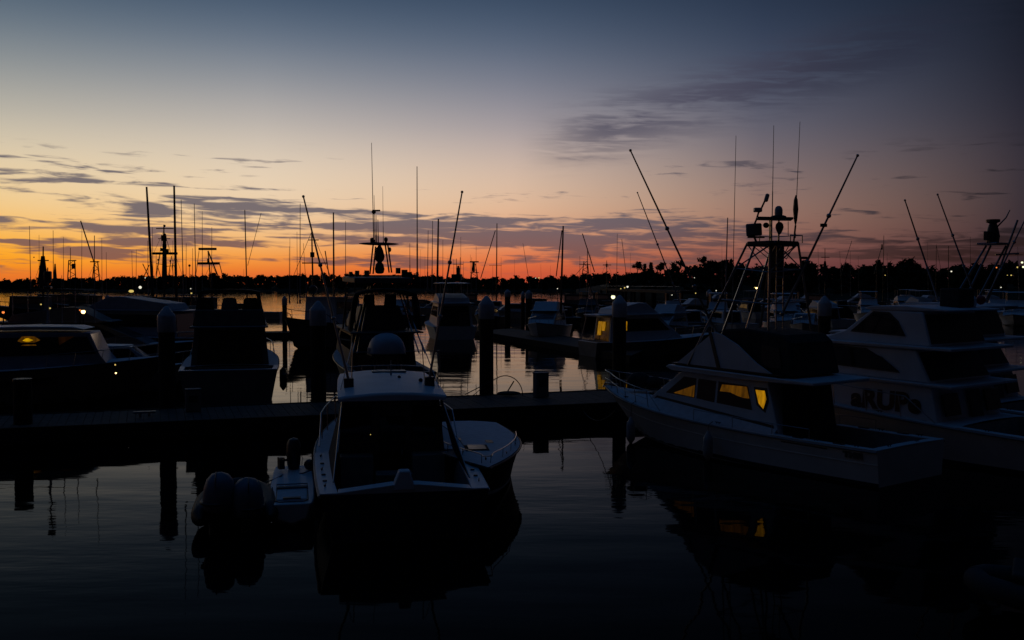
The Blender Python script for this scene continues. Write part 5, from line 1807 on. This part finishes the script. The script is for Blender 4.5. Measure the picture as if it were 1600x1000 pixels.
# ------------------------------------------------------------------ far boats, mostly their masts against the glow
FB = [
    ('trawler with a stout black mast tower at the far left', 67, 500, 16, 95, [('tower', 67, 400, 445, 6, 18), ('mast', 67.5, 385, 67.5, .16), ('bar', 59, 407, 76, 407, .10), ('ant', 46, 353, 49, .06), ('ant', 61, 367, 62, .04), ('stays', 66, 404, [(54, 438), (79, 436), (57, 430)]), ('dome', 53, 402, 2)], {}),
    ('small boat with one thin mast right of the stout mast tower', 85, 492, 10, 85, [('mast', 83, 360, 84, .07), ('tower', 86, 412, 440, 2, 7), ('ant', 99, 370, 100, .05)], {}),
    ('trawler with twin-post gantry and radar left of the leaning boom', 112, 494, 13, 82, [('gantry', 112, 407, 440, 9, 13), ('mast', 110, 387, 111, .08), ('bar', 107, 407, 119, 407, .1), ('block', 115, 416, 6, 8), ('ant', 128, 358, 128, .05)], {}),
    ('trawler with a long boom leaning left over the orange glow', 150, 496, 14, 95, [('gantry', 150, 408, 442, 5, 12), ('mast', 147.5, 368, 148, .10), ('boom', 126, 345, 147, 410, .10), ('bar', 141, 409, 155, 409, .10), ('ant', 159, 372, 160, .05), ('ant', 166, 394, 167, .05), ('stays', 148, 412, [(136, 438), (160, 438)])], {}),
    ('big trawler with two tall poles and a laddered centre mast', 256, 505, 19, 88, [('mast', 229, 292, 240, .22), ('mast', 272, 290, 276, .22), ('tower', 257, 365, 440, 5, 9), ('mast', 256, 351, 257, .14), ('bar', 244, 357, 271, 357, .08), ('bar', 238, 396, 277, 396, .20), ('block', 256, 372, 9, 9), ('bar', 247, 373, 266, 373, .06), ('block', 257, 384, 7, 5), ('block', 252, 390, 4, 5), ('block', 262, 392, 4, 6), ('dome', 257, 353, 4), ('boom', 250, 398, 244, 432, .06), ('boom', 268, 400, 263, 434, .06), ('boom', 246, 415, 252, 436, .05), ('boom', 269, 412, 271, 436, .05), ('bar', 244, 412, 254, 413, .05), ('bar', 261, 416, 274, 415, .05), ('dome', 247, 406, 3), ('dome', 266, 408, 3), ('ant', 244, 398, 245, .05), ('stays', 256, 360, [(240, 396), (276, 430), (243, 430), (268, 398)]), ('stays', 274, 398, [(288, 440), (262, 438)]), ('ant', 231, 376, 232, .06), ('ant', 238, 355, 240, .05), ('ant', 270, 376, 271, .04)], {}),
    ('small boat with crossed poles left of the big two-pole trawler', 228, 498, 10, 80, [('boom', 223, 412, 234, 436, .07), ('boom', 233, 414, 224, 434, .07), ('ant', 206, 392, 208, .05), ('ant', 213, 390, 213, .05)], {}),
    ('far sport boat with a small round radar right of the two-pole trawler', 290, 505, 12, 85, [('ant', 291, 380, 291, .05), ('ant', 301, 388, 301, .05), ('dome', 296, 415, 4), ('mast', 296, 416, 296, .05)], {'name': 'sport_fishing_boat'}),
    ('tower boat with two flat radar plates and leaning struts', 326, 505, 14, 80, [('bar', 310.5, 389, 338, 389, .20), ('bar', 308.5, 411.5, 343, 411.5, .20), ('mast', 325, 392, 333, .13), ('boom', 325, 392, 340, 430, .1), ('ant', 316, 330, 316.5, .05), ('ant', 331, 355, 331, .05), ('boom', 343, 412, 347, 428, .06), ('boom', 311, 392, 306, 430, .04), ('block', 325, 407, 3, 6), ('stays', 330, 412, [(318, 436), (342, 436)])], {'name': 'sport_fishing_boat'}),
    ('sailing boat with one bare mast and slanting stay left of the trawler gap', 385, 498, 12, 85, [('mast', 382.5, 328, 386.5, .12), ('boom', 408, 333, 387, 415, .04), ('ant', 452, 385, 452, .04), ('ant', 381, 420, 381, .03)], {'name': 'sailing_boat'}),
    ('far trawler with squat wheelhouse and forked masts behind the right outrigger', 715, 488, 13, 88, [('tower', 716, 415, 440, 3, 8), ('block', 716, 421, 7, 5), ('mast', 713, 404, 714, .09), ('mast', 719, 402, 718, .08), ('ant', 709, 405, 709, .05), ('ant', 724, 408, 724, .05), ('block', 714, 433, 25, 9), ('bar', 708, 413, 724, 413, .06)], {}),
    ('far trawler with black lattice mast topped by a radar', 741, 488, 12, 92, [('gantry', 741, 412, 442, 4, 13), ('tower', 740, 410, 425, 4, 4), ('bar', 734, 409, 748, 409, .14), ('ant', 737, 402, 737, .06), ('ant', 744, 402, 744, .06), ('ant', 735, 398, 735, .04), ('bar', 735, 426, 748, 426, .08)], {}),
    ('sailing boat with tall bare mast and a leaning spar right of centre', 774, 490, 13, 86, [('mast', 776.5, 349, 775.5, .14), ('boom', 774, 360, 751, 435, .09), ('ant', 770, 415, 770, .04), ('ant', 783, 402, 783, .04), ('bar', 764, 415, 784, 415, .04)], {'name': 'sailing_boat'}),
    ('far seiner with crossbar mast and boom leaning from the left shore slope', 914, 490, 14, 86, [('mast', 918, 388, 917, .11), ('boom', 910, 365, 929, 425, .10), ('gantry', 915, 408, 435, 5, 12), ('bar', 905, 413, 922, 413, .08), ('ant', 906, 400, 906, .06), ('ant', 923, 398, 923, .04), ('boom', 886, 445, 912, 415, .05)], {}),
    ('far trawler with a small cross mast on the shore slope', 949, 486, 11, 88, [('mast', 948, 407, 948, .10), ('bar', 942, 414, 955, 414, .09), ('block', 948, 415, 4, 5), ('stays', 948, 410, [(940, 428), (956, 428)])], {}),
    ('sailing boat with a thin mast and forestay left of the bluff trees', 967, 490, 11, 84, [('mast', 964.5, 365, 963, .06), ('boom', 971.5, 374, 978, 425, .05), ('ant', 985, 395, 986, .03)], {'name': 'sailing_boat'}),
    ('far sport boat with thin whips behind the tower boat outriggers', 1150, 490, 11, 86, [('ant', 1133, 398, 1133, .04), ('ant', 1128, 380, 1128, .03)], {'name': 'sport_fishing_boat'}),
    ('dim trawler with pointed mast right of the slanted outrigger', 1290, 490, 13, 82, [('mast', 1289, 388, 1289, .10), ('tower', 1289, 408, 440, 3, 12), ('bar', 1283, 402, 1296, 402, .08), ('ant', 1278, 388, 1280, .04), ('ant', 1312, 392, 1315, .04), ('boom', 1331, 376, 1314, 430, .05), ('ant', 1328.5, 392, 1328.5, .04), ('ant', 1341, 400, 1341, .03)], {}),
    ('dim sailing boat with raked twin masts on the right', 1376, 492, 12, 86, [('mast', 1381, 368, 1379, .08), ('boom', 1378, 384, 1366, 428, .06), ('block', 1378, 386, 3, 8), ('ant', 1386, 395, 1387, .04), ('mast', 1370, 406, 1369, .10)], {'name': 'sailing_boat'}),
    ('dim sailing boat whose mast stands left of the far-right outrigger', 1462, 490, 11, 88, [('mast', 1463, 382, 1462, .07), ('boom', 1463, 383, 1471, 425, .03), ('mast', 1482, 384, 1482, .09), ('ant', 1449, 378, 1450, .03)], {'name': 'sailing_boat'}),
    ('dim boat with a lone mast at the far right shore', 1525, 488, 11, 90, [('mast', 1516, 370, 1516, .05), ('ant', 1590, 385, 1592, .06), ('bar', 1586, 398, 1598, 398, .05)], {'name': 'sailing_boat'}),
    ('far boat with hair-thin masts left of the right outrigger tip', 663, 486, 11, 86, [('ant', 657, 390, 657, .03), ('ant', 664, 400, 664, .03), ('ant', 700, 400, 700, .03)], {'name': 'sailing_boat'}),
    ('far boat with thin whips between the sailing mast and the seiner', 850, 484, 11, 84, [('ant', 804, 405, 804, .03), ('ant', 845, 412, 846, .03), ('ant', 860, 415, 860, .03)], {'name': 'sailing_boat'}),
]
for lb, px, pyw, L, rz, rig, kw in FB:
    nm = kw.get('name', 'fishing_trawler')
    slim = nm == 'sailing_boat'
    xs = []
    d = on(px, pyw, 0).y
    trawler(lb, px, pyw, L, rz, rig, name=nm, hh=1.2 if slim else 2.0, z0=1.1 if slim else 1.5, z1=1.6 if slim else 2.4, hull=HULLW if slim else None)

# ------------------------------------------------------------------ far pier with open posts
p0, p1 = on(938, 466, 0), on(1062, 480, 0)
root = thing('pier', 'dark roofed pier on open posts with orange water showing between them', 'pier', (p0.x, p0.y, 0))
d = Vector((p1.x - p0.x, p1.y - p0.y, 0))
n = Vector((-d.y, d.x, 0)).normalized()
n = n if n.y > 0 else -n
zt_ = at(1000, 452, (p0.y + p1.y) / 2).z
MB().prism([Vector((0, 0, zt_ - .8)), d + Vector((0, 0, zt_ - .8)), d + n * 5 + Vector((0, 0, zt_ - .8)), n * 5 + Vector((0, 0, zt_ - .8))],
           [Vector((0, 0, zt_)), d + Vector((0, 0, zt_)), d + n * 5 + Vector((0, 0, zt_)), n * 5 + Vector((0, 0, zt_))]).build('pier_deck', DOCKS, root, smooth=False)
for i in range(9):
    for k in (0.4, 4.6):
        q = d * (i / 8) + n * k
        MB().tube([q + Vector((0, 0, -3)), q + Vector((0, 0, zt_ - .4))], .42, 8).build('pier_post', DOCKS, root)
rl = MB()
rl.tube([Vector((0, 0, zt_ + 1)), d + Vector((0, 0, zt_ + 1))], .06, 5)
for i in range(17):
    rl.tube([d * (i / 16) + Vector((0, 0, zt_)), d * (i / 16) + Vector((0, 0, zt_ + 1))], .05, 5)
rl.build('pier_rail', BLACKM, root)


# ------------------------------------------------------------------ lamps
def lamp(px, py, d, m, r_px, label, ground=.5, arm=0.0):
    q = at(px, py, d)
    r = r_px * d / F
    r *= .8
    root = thing('lamp_post', label, 'lamp', (q.x + arm, q.y, ground), 0, 'lit lamps of the harbour')
    h = q.z - ground
    MB().tube([(0, 0, -.4), (0, 0, h - r)], max(.04, r * .22), 7).build('post', BLACKM, root)
    if arm:
        MB().tube([(0, 0, h - r), (-arm, 0, h + r * .6)], max(.03, r * .15), 6).build('arm', BLACKM, root)
    MB().lathe([(r * 1.3, r * .7), (r * 1.0, r * 1.15), (r * .2, r * 1.35)], (-arm, 0, h), 10).build('lamp_hood', BLACKM, root)
    MB().ball((-arm, 0, h), r, 10, 7).build('lamp_globe', m, root)
    return root


LMP = [
    (130, 487, 58, L_WARM, 4.0, 'bright warm dock lamp between the left boats', .5),
    (125, 484.5, 60, L_ORANGE, 1.6, 'small orange lamp touching the bright warm one', .5),
    (298, 451, 118, L_WHITE, 1.0, 'tiny white lamp above the left flybridge canopy', .5),
    (299, 458, 112, L_YEL, 1.6, 'dim yellow lamp just under the tiny white one', .5),
    (5, 488, 60, L_ORANGE, 2.6, 'orange lamp at the left edge', .5),
    (78, 481.5, 90, L_YEL, 1.8, 'right one of two dim amber lamps left of the warm dock lamp', .5),
    (64, 475.5, 95, L_YEL, 1.5, 'left one of two dim amber lamps left of the warm dock lamp', .5),
    (227, 434, 300, L_WHITE, 1.0, 'small far lamp below the crossed poles', .5),
    (245, 433, 300, L_YEL, 1.2, 'small far lamp beside the tall left pole', .5),
    (958, 464, 105, L_GREEN, 4.0, 'pale green lamp standing behind the pile right of centre', .5),
    (980.5, 448, 235, L_WHITE, 2.0, 'brightest of three lamps over the far pier', 4.0),
    (976, 449.5, 240, L_YEL, 1.4, 'middle of three lamps over the far pier', 4.0),
    (970, 451, 240, L_YEL, 1.1, 'left of three lamps over the far pier', 4.0),
    (842, 434, 600, L_YEL, 1.3, 'right lamp of the pair low in the far wood', 3.0),
    (837, 434.5, 600, L_WHITE, .9, 'left lamp of the pair low in the far wood', 3.0),
    (871, 451, 160, L_WHITE, 1.0, 'tiny lamp above the sloping-windscreen cruiser', .5),
    (1182, 450, 220, L_WARM, 1.8, 'warm lamp seen just left of the vertical tower pole', .5),
    (1179, 449, 222, L_YEL, 1.0, 'faint lamp touching the one beside the tower pole', .5),
    (1085, 434, 300, L_WHITE, .8, 'faint far lamp on the dark shore below the tallest feathery tree', 1.5),
    (1087, 458, 150, L_YEL, 1.2, 'faint yellow lamp behind the outrigger foot', .5),
    (1119, 454, 160, L_WHITE, 1.1, 'faint white lamp left of the leaning tower leg', .5),
    (1050, 461, 180, L_WHITE, .9, 'faint lamp at the right end of the far pier', .5),
    (1486.5, 424, 300, L_WHITE, 1.5, 'white shore lamp between the two far-right outriggers', 2.0),
    (1496, 458, 150, L_YEL, 1.6, 'yellow lamp under the white shore lamp', .5),
    (1383, 430, 300, L_YEL, .9, 'faint yellow lamp under the raked twin masts', 2.0),
    (1554, 418.5, 300, L_ORANGE, 1.5, 'left of the two orange-red lamps by the leaning tower', 2.0),
    (1557, 418, 300, L_ORANGE, 1.3, 'right of the two orange-red lamps by the leaning tower', 2.0),
    (1564, 449, 170, L_WHITE, 1.1, 'small white lamp below the orange-red pair', .5),
    (1580, 430, 280, L_YEL, 1.3, 'right of two dull yellow lamps near the right edge', 2.0),
    (1574, 430, 280, L_YEL, .8, 'left of two dull yellow lamps near the right edge', 2.0),
    (1597, 410, 290, L_GREEN, 1.9, 'topmost white lamp near the right edge', 2.0),
    (1590, 417.5, 290, L_YEL, 1.7, 'white lamp just left of the bright edge lamp', 2.0),
    (1599, 417, 285, L_GREEN, 2.0, 'bright lamp right on the right edge', 2.0),
]
for px, py, d, m, r, lb, g in LMP:
    lamp(px, py, d, m, r, lb, g)
